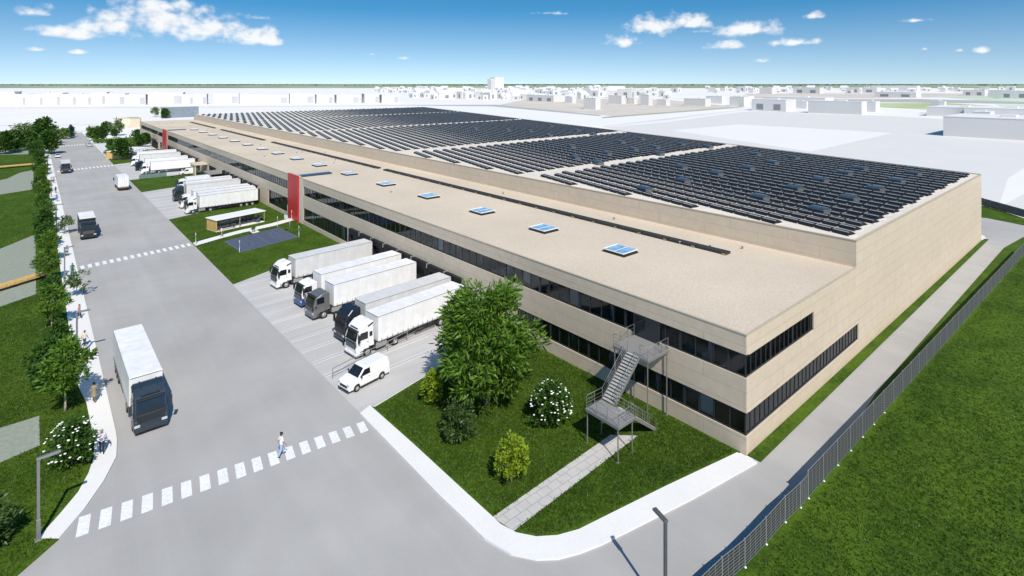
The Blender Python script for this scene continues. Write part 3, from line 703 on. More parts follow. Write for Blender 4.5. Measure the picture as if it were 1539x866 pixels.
def tractor_cab(t, cabm, lower=None, tall=True, roof=None, style=0):
    lower = lower or cabm
    up = 0 if tall else -.55
    def body(b):
        b.profile([(.10,1.32),(.05,1.95),(.34,2.82),(.52,3.16+up*.6),(1.10,3.66+up),(1.85,3.78+up),(2.12,3.72+up),(2.18,3.56+up),(2.2,1.32)], lambda x, z: 1.245-.03*max(0, z-2)-(.05 if z > 3.3 else 0), .07)
        # raised fairing ribs on the roof
        for y in (-.62, .62): b.bar((.95,y,3.60+up),(1.95,y,3.81+up),.10,.07)
    part(t, ('cab',tall,style), body, 'cab', cabm)
    def low(b):
        b.profile([(.10,.42),(0,.56),(0,1.2),(.1,1.318),(2.2,1.318),(2.2,1.05)]+arch(1.38,.62,.52,58,180)+[(.76,.42)], lambda x, z: 1.25, .05)
    part(t, ('low',), low, 'cab_base', lower)
    # windscreen on the sloping front
    def ws(b):
        n_ = Vector((-.87,0,.29)).normalized()*.014
        def P(u, y): return Vector((.05+.29*u, y, 1.95+.87*u))+n_
        b.add([P(.02,-1.06),P(.02,1.06),P(.95,1.0),P(.95,-1.0)], [(0,1,2,3)])
    part(t, ('ws',), ws, 'windscreen', m_vglass, False)
    def wf(b):
        n_ = Vector((-.87,0,.29)).normalized()*.03
        def P(u, y): return Vector((.05+.29*u, y, 1.95+.87*u))+n_
        b.bar(P(0,-1.1),P(0,1.1),.05,.05); 
        for s in (-.55, .1): b.bar(P(.02,s), P(.30,s+.55), .025, .025)
    part(t, ('wp',), wf, 'wiper', m_black)
    part(t, ('vis',tall), lambda b: (b.cbox(.12,.50,-1.06,1.06,2.93,2.99,.02), b.box(.40,.5,-.7,.7,3.17+up*.6,3.22+up*.6)), 'sun_visor', m_black)
    for s in (-1, 1):
        def dr(b): 
            y = s*1.2458; b.box(.42,1.52,min(y,y+s*.012),max(y,y+s*.012),.98,2.0); 
        d = part(t, ('door',s), dr, 'door', cabm)
        part(t, ('dhandle',s), lambda b: b.cbox(1.32,1.47,min(s*1.256,s*1.29),max(s*1.256,s*1.29),1.62,1.68,.01), 'handle', m_black).parent = d
        def sw(b):
            f = lambda x, z: (x, s*(1.252-.03*max(0,z-2)), z)
            b.add([f(.22,2.02),f(1.42,2.02),f(1.42,2.78),f(.50,2.78)], [(0,1,2,3)])
            if tall: b.add([f(1.62,2.15),f(1.98,2.15),f(1.98,2.65),f(1.62,2.65)], [(0,1,2,3)])
        part(t, ('sw',s,tall), sw, 'side_window', m_vglass, False)
        def mr(b):
            b.cbox(.06,.30,min(s*1.36,s*1.60),max(s*1.36,s*1.60),1.92,2.72,.04); b.bar((.25,s*1.2,2.78),(.20,s*1.45,2.74),.05); b.bar((.25,s*1.22,1.98),(.20,s*1.45,1.96),.05)
        part(t, ('mir',s), mr, 'mirror', m_black if style == 0 else cabm)
        part(t, ('hl',s), lambda b: b.cbox(-.035,.2,min(s*.78,s*1.2),max(s*.78,s*1.2),.80,1.02,.02), 'headlight', m_lamp)
        part(t, ('defl',s,tall), lambda b: b.bar((1.45,s*1.19,3.30+up),(2.1,s*1.17,3.52+up),.06,.13), 'air_deflector', m_black)
        part(t, ('step',s), lambda b: (b.box(.42,.82,min(s*1.2,s*1.262),max(s*1.2,s*1.262),.50,.62), b.box(.42,.80,min(s*1.2,s*1.262),max(s*1.2,s*1.262),.76,.84)), 'step', m_black)
    def gr(b):
        b.cbox(-.03,.12,-.98,.98,1.10,1.78,.03); 
    part(t, ('gr',), gr, 'grille', m_black)
    part(t, ('grs',), lambda b: [b.box(-.055,-.028,-.92,.92,1.16+.145*i,1.20+.145*i) for i in range(4)], 'grille_bar', mat('grille_chrome', (.4,.4,.41), .25, .8, var=.05) if style == 0 else cabm)
    part(t, ('bump',), lambda b: (b.cbox(-.06,.2,-1.22,1.22,.38,.70,.05), b.box(-.075,-.058,-.35,.35,.46,.60)), 'bumper', lower if style != 2 else m_black)
def semi(name, label, loc, ang, cabm, group=None, lower=None, tall=True, curt=None, style=0, TL=12.9, hgt=4.0, tractor=True, axle=True):
    t = thing(name, label, 'truck', (*loc, 0), ang, group); curt = curt or m_tarp
    if tractor:
        tractor_cab(t, cabm, lower, tall, None, style)
        def ch(b):
            for s in (-1, 1): b.box(1.9,6.1,s*.42-.06,s*.42+.06,.78,1.02)
            b.box(2.2,2.6,-1.1,1.1,.75,1.3); b.cbox(4.4,5.5,-.5,.5,1.02,1.14,.02); b.box(6.05,6.15,-1.2,1.2,.7,.9)
            for s in (-1, 1): b.bar((4.75,s*1.0,1.06),(5.75,s*1.0,1.06),.5,.05)
        part(t, ('ch',), ch, 'chassis', m_chas)
        for s in (-1, 1):
            part(t, ('tank',s), lambda b: b.cbox(2.5,3.95,min(s*.62,s*1.2),max(s*.62,s*1.2),.42,1.0,.1,seg=2), 'fuel_tank', m_grey)
            wheel(t, 1.38, s*1.06, .51, .32); wheel(t, 5.0, s*.98, .51, .52, True)
    x0 = 2.75; x1 = x0+TL
    key = (round(TL,1), hgt)
    def tb(b): b.cbox(x0,x1,-1.27,1.27,1.16,hgt,.035)
    part(t, ('tb',key), tb, 'trailer_body', curt)
    def tt(b):
        for s in (-1, 1):
            y = s*1.272; b.box(x0-.01,x1+.01,min(y,y+s*.02),max(y,y+s*.02),hgt-.09,hgt-.01); b.box(x0-.01,x1+.01,min(y,y+s*.02),max(y,y+s*.02),1.14,1.26)
        b.box(x0-.016,x0-.002,-1.2,1.2,hgt-.14,hgt-.04); b.box(x1+.002,x1+.02,-.02,.02,1.2,hgt-.1)
        for s in (-1,1): b.box(x1+.002,x1+.02,min(s*1.2,s*1.26),max(s*1.2,s*1.26),1.2,hgt-.05)
    part(t, ('tt',key), tt, 'trailer_rail', mat('trailer_trim', (.45,.45,.45), .4, .4, var=.05))
    def strap(b):
        n = int(TL/.72)
        for s in (-1, 1):
            for i in range(n): x = x0+.4+i*.72; y = s*1.274; b.box(x,x+.05,min(y,y+s*.03),max(y,y+s*.03),1.10,1.46)
    part(t, ('strap',key), strap, 'curtain_strap', m_black)
    def tf(b):
        for s in (-1, 1):
            b.box(x0+.4,x1-.05,s*.45-.07,s*.45+.07,.88,1.15)
            b.box(x0+5.2,x1-4.6,s*1.18-.02,s*1.18+.02,.50,.62); b.box(x0+5.2,x1-4.6,s*1.18-.02,s*1.18+.02,.78,.88)
            for q in (x0+5.3,x1-4.8): b.box(q,q+.06,s*1.16-.02,s*1.16+.02,.5,1.15)
            b.bar((x0+3.9,s*.6,.25),(x0+3.9,s*.6,1.1),.14); b.box(x0+3.7,x0+4.1,s*.6-.15,s*.6+.15,.02 if not tractor else .22,.28)
        for k in range(9): b.box(x0+.8+k*1.4,x0+.9+k*1.4,-1.22,1.22,1.02,1.15)
        for k in range(3): b.tube((x1-3.9+k*1.31,-1.0,.5),(x1-3.9+k*1.31,1.0,.5),.07)
        b.box(x1-.1,x1,-1.2,1.2,.5,.64)
    part(t, ('tf',key,tractor), tf, 'trailer_chassis', m_chas)
    for s in (-1, 1):
        part(t, ('tl',key,s), lambda b: b.box(x1+.002,x1+.03,min(s*.8,s*1.15),max(s*.8,s*1.15),.95,1.1), 'tail_light', m_tail)
        for k in range(3): wheel(t, x1-3.9+k*1.31, s*1.05, .5, .38)
    return t
def rigid(name, label, loc, ang, cabm, length, group=None, curt=None, boxdark=None, hgt=3.6, dy=0, cat='truck'):
    t = thing(name, label, cat, (*loc, 0), ang, group); tractor_cab(t, cabm, None, False, None, 0)
    x0, x1 = 2.35, length
    part(t, ('rb',length,hgt), lambda b: b.cbox(x0,x1,-1.25,1.25,1.1,hgt-.06,.03), 'box_body', boxdark or curt or m_tarp)
    part(t, ('rr',length,hgt), lambda b: b.cbox(x0-.02,x1+.02,-1.27,1.27,hgt-.058,hgt+.03,.02), 'box_roof', curt or m_tarp)
    def rd(b):
        for s in (-1, 1): b.box(x1+.002,x1+.03,min(s*.02,s*1.2),max(s*.02,s*1.2),1.2,hgt-.1)
    d = part(t, ('rd',length,hgt), rd, 'rear_door', boxdark or curt or m_tarp)
    part(t, ('rdl',length,hgt), lambda b: [b.tube((x1+.045,y,1.25),(x1+.045,y,hgt-.2),.018) for y in (-.6,-.2,.2,.6)], 'door_rod', m_grey)
    def ch(b):
        for s in (-1, 1): b.box(1.9,x1-.1,s*.42-.06,s*.42+.06,.78,1.05); b.box(3.0,x1-2.6,s*1.15-.03,s*1.15+.03,.5,.9)
        b.box(x1-.2,x1,-1.2,1.2,.5,.66)
    part(t, ('rch',length), ch, 'chassis', m_chas)
    part(t, ('rbeam',length), lambda b: b.box(x1-.02,x1+.035,-1.2,1.2,.82,1.08), 'rear_beam', mat('rear_board', (.30,.17,.06), .6, var=.1))
    for s in (-1, 1):
        part(t, ('rtl',length,s), lambda b: b.box(x1+.036,x1+.05,min(s*.85,s*1.15),max(s*.85,s*1.15),.86,1.0), 'tail_light', m_tail)
        wheel(t, 1.38, s*1.06, .51, .32); wheel(t, x1-1.9, s*.98, .51, .52, True)
    return t
def body_car(name, label, loc, ang, paint, kind='van', group=None, Lc=4.95):
    t = thing(name, label, 'van' if kind == 'van' else 'car', (*loc, 0), ang, group)
    if kind == 'van':
        fw, rw, r, wid = .95, Lc-1.0, .34, .95
        low = [(.02,.32),(0,.5),(.03,.82),(.14,1.0),(.95,1.20),(1.12,1.22),(Lc-.03,1.22),(Lc,.9),(Lc,.35)]
        top = [(1.02,1.215),(1.85,1.93),(2.1,1.99),(Lc-.5,2.0),(Lc-.16,1.92),(Lc-.03,1.215)]
        tap, zt = .20, 1.22
    else:
        fw, rw, r, wid = .85, Lc-.85, .32, .90
        low = [(.04,.28),(0,.45),(.05,.66),(.2,.76),(1.15,.92),(Lc-.35,.95),(Lc-.05,.9),(Lc,.6),(Lc-.03,.3)]
        top = [(1.05,.915),(1.85,1.40),(2.4,1.46),(Lc-1.1,1.42),(Lc-.35,.945)]
        tap, zt = .36, .92
    low = low+arch(rw, r+.06, r, 0, 180)+arch(fw, r+.06, r, 0, 180)
    k = (kind, Lc)
    def bd(b):
        b.profile(low, lambda x, z: wid-.05*max(0, (.8-z)) - (.06 if x < .1 else 0), .05)
        b.profile(top, lambda x, z: wid-.015-tap*(z-zt), .05)
    part(t, ('cb',)+k, bd, 'body', paint)
    (xa, za), (xb, zb) = top[0], top[1]
    def ws(b):
        d = Vector((xb-xa, 0, zb-za)); n_ = Vector((-d.z, 0, d.x)).normalized()*.012
        def P(u, s): p = Vector((xa, 0, za))+d*u; return p+n_+Vector((0, s*(wid-.09-tap*(p.z-zt)), 0))
        b.add([P(.07,-1),P(.07,1),P(.96,1),P(.96,-1)], [(0,1,2,3)])
    part(t, ('cw',)+k, ws, 'windscreen', m_vglass, False)
    for s in (-1, 1):
        def sw(b):
            f = lambda x, z: (x, s*(wid-.015-tap*(z-zt)+.008), z)
            if kind == 'van':
                b.add([f(1.28,1.27),f(2.5,1.27),f(2.5,1.78),f(1.85,1.78)], [(0,1,2,3)])
            else:
                b.add([f(1.35,.96),f(2.3,.96),f(2.3,1.38),f(1.95,1.36)], [(0,1,2,3)]); b.add([f(2.38,.96),f(Lc-.75,.98),f(Lc-1.2,1.36),f(2.38,1.39)], [(0,1,2,3)])
        part(t, ('csw',s)+k, sw, 'side_window', m_vglass, False)
        d = part(t, ('cd',s)+k, lambda b: b.box(1.25,2.52,min(s*(wid-.02),s*(wid+.006)),max(s*(wid-.02),s*(wid+.006)),.48,.80 if kind != 'van' else 1.16), 'door', paint)
        part(t, ('cdh',s)+k, lambda b: b.cbox(2.28,2.45,min(s*(wid+.006),s*(wid+.03)),max(s*(wid+.006),s*(wid+.03)),.72 if kind != 'van' else .98,.76 if kind != 'van' else 1.02,.008), 'handle', m_black).parent = d
        part(t, ('ch',s)+k, lambda b: b.cbox(-.01,.3,min(s*.55,s*(wid-.06)),max(s*.55,s*(wid-.06)),za-.42,za-.27,.02), 'headlight', m_lamp)
        part(t, ('ctl',s)+k, lambda b: b.box(Lc-.01,Lc+.02,min(s*(wid-.25),s*(wid-.06)),max(s*(wid-.25),s*(wid-.06)),.7,1.15 if kind == 'van' else .88), 'tail_light', m_tail)
        part(t, ('cm',s)+k, lambda b: b.cbox(1.28,1.42,min(s*(wid+.0),s*(wid+.22)),max(s*(wid+.0),s*(wid+.22)),za+.02,za+.24,.03), 'mirror', m_black)
        wheel(t, fw, s*(wid-.12), r, .22); wheel(t, rw, s*(wid-.12), r, .22)
    part(t, ('cgr',)+k, lambda b: (b.cbox(-.025,.06,-.55,.55,za-.62,za-.40,.02), b.cbox(-.03,.08,-wid+.1,wid-.1,.30,.44,.02)), 'grille', m_black)
    part(t, ('csk',)+k, lambda b: [b.box(fw+r+.1,rw-r-.1,min(s*(wid-.06),s*(wid+.004)),max(s*(wid-.06),s*(wid+.004)),.26,.36) for s in (-1,1)], 'sill_trim', m_black)
    part(t, ('crw',)+k, lambda b: b.box(Lc-.2 if kind == 'van' else Lc-.9,Lc-.012 if kind == 'van' else Lc-.46,-wid+.32,wid-.32,1.35 if kind == 'van' else 1.1,1.75 if kind == 'van' else 1.25), 'rear_window', m_vglass)
    return t
GD = 'trucks docked in the front loading yard'; G2 = 'trucks docked in the second loading yard'; G3 = 'trucks docked in the far loading yard'
a5 = R(4.5)
semi('semi_truck', 'white truck with white curtain trailer docked next to the low guard rail', (26.3,57.5), a5+.03, m_cabw, GD)
semi('semi_truck', 'black high-roof truck with pale grey trailer docked between a white and a grey truck', (26.9,61.9), a5, m_cabk, GD, curt=m_tarpg, style=1)
semi('semi_truck', 'grey truck with white box trailer docked in the middle of the front yard', (26.6,70.3), a5, m_cabg, GD, tall=False, style=1)
semi('semi_truck', 'white truck with blue lower cab docked in the front yard', (26.9,75.2), a5, m_cabw, GD, lower=m_blue, tall=False)
semi('semi_truck', 'white truck and white trailer docked beside the lawn with the blue court', (26.6,84.2), a5, m_cabw, GD, curt=m_tarpg)
semi('semi_truck', 'white truck docked closest to the glass shelter in the second yard', (26.4,145.6), R(2), m_cabw, G2)
semi('semi_trailer', 'white trailer without tractor parked between two docked white trucks', (26.9,149.3), R(2), m_cabw, G2, tractor=False)
semi('semi_truck', 'white low-cab truck docked behind the nearest white truck of the second yard', (26.6,153.0), R(2), m_cabw, G2, tall=False, lower=m_blue if False else None)
semi('semi_truck', 'dark green-black truck with grey trailer docked in the second yard', (27.0,163.4), R(1), mat('cab_dark_green', (.02,.035,.036), .3, var=.1, coat=.4), G2, curt=m_tarpg)
semi('semi_trailer', 'pale trailer without tractor behind the dark truck in the second yard', (28.0,170.0), R(1), m_cabw, G2, tractor=False, TL=11.4)
rigid('box_truck', 'short white box truck with sloped cab parked at the back of the second yard', (30.2,178.2), R(2), m_cabw, 8.2, G2)
semi('semi_truck', 'white truck docked nearest in the far loading yard', (26.8,218.8), R(-1), m_cabw, G3)
semi('semi_truck', 'dark tractor with white trailer between two white trucks in the far yard', (26.6,229.5), R(-1), m_cabk, G3, tall=False)
semi('semi_truck', 'white truck docked in front of the yellow timber shelter in the far yard', (26.7,243.0), R(-1), m_cabw, G3, curt=m_tarpg)
semi('semi_trailer', 'white trailer without tractor parked last in the far yard', (27.2,254.0), R(-1), m_cabw, G3, tractor=False)
semi('semi_truck', 'large dark blue-black truck with white trailer driving beside the sidewalk', (7.65,56.25), R(90), m_cabb, 'vehicles on the street', style=1, hgt=4.0, TL=12.6)
rigid('box_truck', 'black truck with grey-white box roof driving on the street by the tree row', (8.05,133.9), R(90), m_cabk, 9.5, 'vehicles on the street', boxdark=mat('box_black', (.02,.02,.021), .45, var=.1), hgt=3.7)
rigid('box_truck', 'dark truck with silver roof driving on the street just before the far crosswalk', (8.2,237), R(90), m_cabk, 9, 'vehicles on the street', curt=m_tarpg, hgt=3.7)
rigid('box_truck', 'white box truck seen from behind driving away along the street', (19.1,197.6), R(-90), m_cabw, 9.1, 'vehicles on the street', hgt=3.9)
body_car('delivery_van', 'white panel van parked in the yard beside the big tree', (22.75,51.35), R(10.7), m_cabw, 'van')
body_car('delivery_van', 'silver-white van driving away on the far street', (20.1,336), R(-90), mat('paint_silver', (.55,.57,.59), .3, .3, var=.04, coat=.4), 'van', 'vehicles on the street', 6.5)
body_car('delivery_van', 'white van standing at the hall wall beyond the small canopy', (36.2,208.6), R(0), m_cabw, 'van', None, 5.6)
body_car('passenger_car', 'white car driving on the left lane of the far street', (7.5,289.4), R(90), m_cabw, 'car', 'vehicles on the street', 4.7)
body_car('passenger_car', 'dark teal car at the far end of the street', (16.3,388), R(90), mat('paint_teal', (.02,.05,.06), .3, var=.05, coat=.4), 'van', 'vehicles on the street', 5.2)
body_car('passenger_car', 'small white car parked in the court behind the far trees', (25.8,300), R(10), m_cabw, 'car', None, 4.4)
# ---------------------------------------------------------------- vegetation
m_bark = mat('tree_bark', (.16,.12,.085), .9, var=.3, scale=4, bump=.4, bscale=12)
m_barkp = mat('pale_bark', (.34,.29,.22), .9, var=.25, scale=4, bump=.4, bscale=12)
m_leafA = leaf_mat('leaf_green', (.055,.130,.012), (.165,.30,.033), .32, .8)
m_leafB = leaf_mat('leaf_dark', (.028,.078,.010), (.075,.165,.022), .25, .9)
m_leafC = leaf_mat('leaf_pale', (.09,.16,.045), (.20,.27,.10), .3, .8)
m_leafY = leaf_mat('leaf_yellow', (.13,.21,.012), (.36,.47,.03), .3, 1.6)
m_leafD = leaf_mat('leaf_deep', (.030,.068,.015), (.080,.14,.032), .2, 1.5)
m_leafT = leaf_mat('leaf_teal', (.02,.06,.055), (.05,.11,.10), .2, 1.0)
m_inner = mat('inner_twigs', (.02,.035,.010), .9, var=.4, scale=2)
def leaf_faces(c, out, size, aspect, spread, r):
    """kite-shaped leaves at points c (n,3), growing along out+random"""
    n = len(c)
    d = out+r.normal(0, spread, (n, 3)); d /= np.linalg.norm(d, axis=1)[:, None]+1e-9
    u = r.normal(0, 1, (n, 3)); s = np.cross(d, u); s /= np.linalg.norm(s, axis=1)[:, None]+1e-9
    nn = np.cross(d, s)
    Ls = size*(.6+.8*r.random(n))[:, None]; w = Ls*aspect
    mid = c+d*Ls*.45+nn*Ls*.06; tip = c+d*Ls-nn*Ls*.12
    return np.stack([c, mid+s*w, tip, mid-s*w], axis=1)
def crown_mesh(name, mats, env, nclump, rc, per, size, aspect=.22, spread=.55, seed=1, zbias=.25, fill=.35, shell=.6):
    """env(t) -> radius at height t in 0..1 plus (z0, z1); clumps of leaves spread through the crown volume"""
    r = np.random.default_rng(seed); rad, z0, z1 = env; V = []
    P = []
    while len(P) < nclump:
        t = r.random(); R0 = rad(t)
        if R0 <= 0 or r.random() > (R0/max(rad(q/20) for q in range(21)))**1.2: continue
        q = (shell+(1-shell)*r.random()) if r.random() > fill else r.random()*shell
        a = r.random()*2*math.pi; lump = 1+.16*math.sin(3*a+seed)+.10*math.sin(5*a+9*t+seed*2)
        P.append((R0*q*lump*math.cos(a), R0*q*lump*math.sin(a), z0+(z1-z0)*t))
    P = np.array(P)
    for p in P:
        k = max(3, int(per*(.6+.8*r.random()))); dirs = r.normal(0, 1, (k, 3)); dirs /= np.linalg.norm(dirs, axis=1)[:, None]
        rr = rc*(.65+.7*r.random()); c = p+dirs*rr*(.25+.75*r.random((k, 1)))*np.array([1,1,.8])
        o = dirs.copy(); ax = np.array([p[0], p[1], 0]); ln = np.linalg.norm(ax)
        if ln > 1e-6: o += .7*ax/ln
        o[:, 2] += zbias
        V.append(leaf_faces(c, o, size, aspect, spread, r))
    return quads_mesh(name, np.concatenate(V), mats), P
def trunk_mesh(mats, h, r0, P, nl=7, seed=1, fork=.35, top=.85):
    b = MB(); r = random.Random(seed); pts = [(0,0,-.1)]; zt = h*top
    for k in range(1, 6): pts.append((r.uniform(-.04,.04)*h*.3*k/5, r.uniform(-.04,.04)*h*.3*k/5, zt*k/5))
    for k in range(5): b.tube(pts[k], pts[k+1], r0*(1-.16*k), r0*(1-.16*(k+1)), 8)
    for k in range(nl):
        p = P[r.randrange(len(P))]; t = max(fork, min(.95, (p[2]/h)*.65)); z = zt*t; i = min(4, int(t*5)); f = t*5-i
        a = Vector(pts[i]).lerp(Vector(pts[i+1]), f); m_ = a.lerp(Vector(p), .5)+Vector((0,0,.06*h))
        b.tube(a, m_, r0*.38, r0*.25, 6); b.tube(m_, Vector(p), r0*.25, r0*.08, 5)
        for j in range(2):
            q = P[r.randrange(len(P))]
            if (Vector(q)-m_).length < h*.4: b.tube(m_, Vector(q), r0*.16, r0*.05, 4)
    return b.mesh('trunk', mats)
_tp = {}
def plant(kind, spec, variants=2):
    """crown + trunk prototypes, a few seeds each"""
    if kind not in _tp:
        _tp[kind] = []
        for v in range(variants):
            s = dict(spec); seed = 11*v+len(_tp)*3+1
            cm, P = crown_mesh('crown', s['leaf'], s['env'], s['n'], s['rc'], s['per'], s['size'], s.get('aspect',.22), s.get('spread',.55), seed, s.get('zb',.25), s.get('fill',.35), s.get('shell',.6))
            tm = trunk_mesh(s['bark'], s['h'], s['r0'], P, s.get('nl',7), seed, s.get('fork',.35), s.get('top',.85))
            _tp[kind].append((cm, tm))
    return _tp[kind]
oval = lambda rm, lo=.45: (lambda t: rm*max(0, math.sin(math.pi*min(1, max(0, .06+.9*t**lo))))**.7)
SPEC = {
 'big': dict(leaf=m_leafA, bark=m_bark, env=(lambda t: 4.3*max(0, math.sin(math.pi*(.10+.79*t**.92)))**.62, 1.7, 10.7), n=215, rc=.85, per=56, size=.62, aspect=.13, h=11, r0=.26, nl=18, fork=.2, fill=.30, shell=.62, zb=.1),
 'street': dict(leaf=m_leafA, bark=m_barkp, env=(lambda t: 1.85*max(0, math.sin(math.pi*(.1+.84*t**.8)))**.7, 2.2, 6.6), n=70, rc=.5, per=34, size=.42, aspect=.2, h=6.3, r0=.11, nl=8, fork=.42),
 'streetd': dict(leaf=m_leafB, bark=m_bark, env=(lambda t: 1.9*max(0, math.sin(math.pi*(.12+.82*t**.8)))**.65, 1.6, 5.6), n=75, rc=.5, per=36, size=.40, aspect=.24, h=5.4, r0=.11, nl=8, fork=.35),
 'young': dict(leaf=m_leafC, bark=m_barkp, env=(lambda t: 1.15*max(0, math.sin(math.pi*(.12+.8*t)))**.8, 1.0, 3.6), n=22, rc=.38, per=22, size=.45, aspect=.18, h=3.4, r0=.06, nl=6, fork=.3),
 'shrub': dict(leaf=m_leafD, bark=m_bark, env=(lambda t: 1.35*max(0, math.sin(math.pi*(.22+.72*t)))**.6, .1, 2.75), n=95, rc=.32, per=34, size=.26, aspect=.22, h=2.2, r0=.07, nl=6, fork=.15, fill=.45, shell=.8),
 'flower': dict(leaf=m_leafB, bark=m_bark, env=(lambda t: 1.55*max(0, math.sin(math.pi*(.2+.74*t)))**.8, .5, 3.7), n=95, rc=.4, per=32, size=.32, aspect=.22, h=3.4, r0=.07, nl=7, fork=.15),
 'cone': dict(leaf=m_leafY, bark=m_bark, env=(lambda t: .92*max(0, math.sin(math.pi*(.16+.78*t**.75)))**.8, .6, 3.25), n=75, rc=.26, per=30, size=.20, aspect=.3, h=3.0, r0=.06, nl=3, fork=.2, zb=.9, fill=.5, shell=.85),
 'round': dict(leaf=m_leafA, bark=m_bark, env=(lambda t: 3.2*max(0, math.sin(math.pi*(.12+.8*t)))**.6, 1.2, 7.4), n=90, rc=.95, per=26, size=.75, aspect=.32, h=7, r0=.2, nl=7, fork=.3),
 'dark': dict(leaf=m_leafB, bark=m_bark, env=(lambda t: 3.0*max(0, math.sin(math.pi*(.1+.82*t)))**.6, 1.5, 8.2), n=90, rc=.95, per=26, size=.75, aspect=.32, h=7.8, r0=.2, nl=7, fork=.3),
 'pale': dict(leaf=m_leafC, bark=m_barkp, env=(lambda t: 3.0*max(0, math.sin(math.pi*(.12+.8*t)))**.7, 1.6, 8.0), n=48, rc=.9, per=22, size=.8, aspect=.24, h=7.6, r0=.17, nl=9, fork=.28),
 'spruce': dict(leaf=m_leafT, bark=m_bark, env=(lambda t: 2.6*(1-t)**.6*(.5+.5*min(1, t*5)), .4, 8.0), n=90, rc=.7, per=24, size=.7, aspect=.2, h=7.8, r0=.18, nl=5, fork=.2),
 'hedge': dict(leaf=m_leafB, bark=m_bark, env=(lambda t: 2.2*max(0, math.sin(math.pi*(.25+.65*t)))**.5, .05, 3.2), n=70, rc=.6, per=24, size=.5, aspect=.3, h=2.6, r0=.1, nl=4, fork=.15, fill=.45),
}
_cnt = {}
def put(kind, name, label, x, y, sc=1.0, cat='tree', group=None, sz=None, z=.06, variants=2):
    pv = plant(kind, SPEC[kind], variants); i = _cnt.get(kind, 0); _cnt[kind] = i+1
    cm, tm = pv[i % len(pv)]
    t = thing(name, label, cat, (x, y, z), i*2.1+.4, group); t.scale = (sc, sc, sz or sc)
    link('crown', cm, t); link('trunk', tm, t); return t
LB = 'plants on the corner lawn'
put('big', 'broadleaf_tree', 'tall broad green tree standing on the corner lawn between docked trucks and steel stair', 31.9, 40.6, 1.0, variants=1)
put('cone', 'conical_shrub', 'small yellow-green conical shrub on a short stem in the shade of the big tree', 28.3, 44.0, .95, 'shrub')
put('cone', 'conical_shrub', 'bright yellow-green conical shrub standing alone near the slab path', 27.1, 31.4, 1.12, 'shrub')
put('shrub', 'round_shrub', 'dark green round shrub on the lawn in front of the big tree', 27.3, 38.5, 1.02, 'shrub')
def flowers(t, env, n, seed):
    r = np.random.default_rng(seed); b = MB(); b.ball((0,0,0), .085, 6, 4, sz=.7)
    for i in range(5):
        a = i*2*math.pi/5; b.ball((.07*math.cos(a),.07*math.sin(a),.01), .055, 5, 3, sz=.5)
    me = b.mesh('blossom', mat('blossom_white', (.85,.85,.80), .6, var=.04)); rad, z0, z1 = env
    for i in range(n):
        q = .12+.84*r.random(); a = r.random()*2*math.pi; R0 = rad(q)*1.2
        o = link('blossom', me, t); o.location = (R0*math.cos(a), R0*math.sin(a), z0+(z1-z0)*q+.1); s = .5+.5*r.random(); o.scale = (s, s, s)
t = put('flower', 'flowering_shrub', 'round shrub covered in white blossoms between the big tree and the stair', 34.4, 34.5, 1.0, 'shrub'); flowers(t, SPEC['flower']['env'], 92, 3)
t = put('flower', 'flowering_shrub', 'white-blossomed shrub at the sidewalk edge beside the man in the pale shirt', 2.3, 55.5, .95, 'shrub'); flowers(t, SPEC['flower']['env'], 92, 4)
put('shrub', 'leafy_shrub', 'glossy dark shrub at the left edge behind the street lamp', -3.0, 49.0, 1.25, 'shrub')
# row of street trees along the sidewalk
G = 'street trees along the white sidewalk'
ROW = [(2.2,64.8,'street',1.0),(1.5,70.5,'streetd',.9),(2.0,79.5,'streetd',.62),(1.7,88,'street',.78),(2.0,98,'streetd',.66),(1.6,109,'street',.75),(1.8,121,'street',.8),(1.9,132,'streetd',.8),(1.6,144,'streetd',.9),(2.0,155,'street',.75),(1.7,168,'streetd',.75),
       (1.9,183,'street',.85),(1.6,199,'streetd',.85),(1.9,218,'street',.9),(1.5,238,'streetd',1.0),(1.8,262,'streetd',1.05),(1.3,288,'streetd',1.25)]
for i, (x, y, k, s) in enumerate(ROW):
    put(k, 'street_tree', '%s %s tree from the front in the row along the left sidewalk' % (ordn(i), 'light green' if k == 'street' else 'dark green'), x, y, s, 'tree', G, variants=3)
for x, y, w in ((4.6,99.0,'beside the near street lamp'),(4.7,142,'by the black truck'),(4.4,60.0,'behind the flowering shrub')):
    if y > 70: put('young', 'young_tree', 'small pale-leaved young tree at the kerb '+w, x, y, 1.0, 'tree', z=.12)
# far end of the left lawn and the end of the street
G = 'trees at the far end of the left lawn'
def px_tree(kind, name, lab, px, py, sc, group=G, cat='tree'): x, y = at(px, py); return put(kind, name, lab, x, y, sc, cat, group)
for k, px, py, sc, lab in (('dark',8,232,1.1,'dark bushy tree at the left photo edge on the far lawn'),('dark',22,228,1.1,'dark round tree left of the pale tree on the far lawn'),('pale',33,222,1.35,'pale loose-leaved tree on the far lawn'),
        ('dark',45,224,.9,'dark low tree under the pale trees on the far lawn'),('pale',46,219,1.3,'second pale tree beside the tall dark tree'),('dark',66,221,1.6,'tallest dark tree at the far end of the sidewalk row'),('pale',80,216,1.1,'pale slim tree right of the tallest dark tree'),('dark',74,232,1.15,'dark tree where the sidewalk bends at the far crosswalk'),
        ('dark',55,231,1.0,'dark tree left of the sidewalk bend')):
    px_tree(k, 'lawn_tree', lab, px, py, sc)
G = 'greenery round the end of the street'
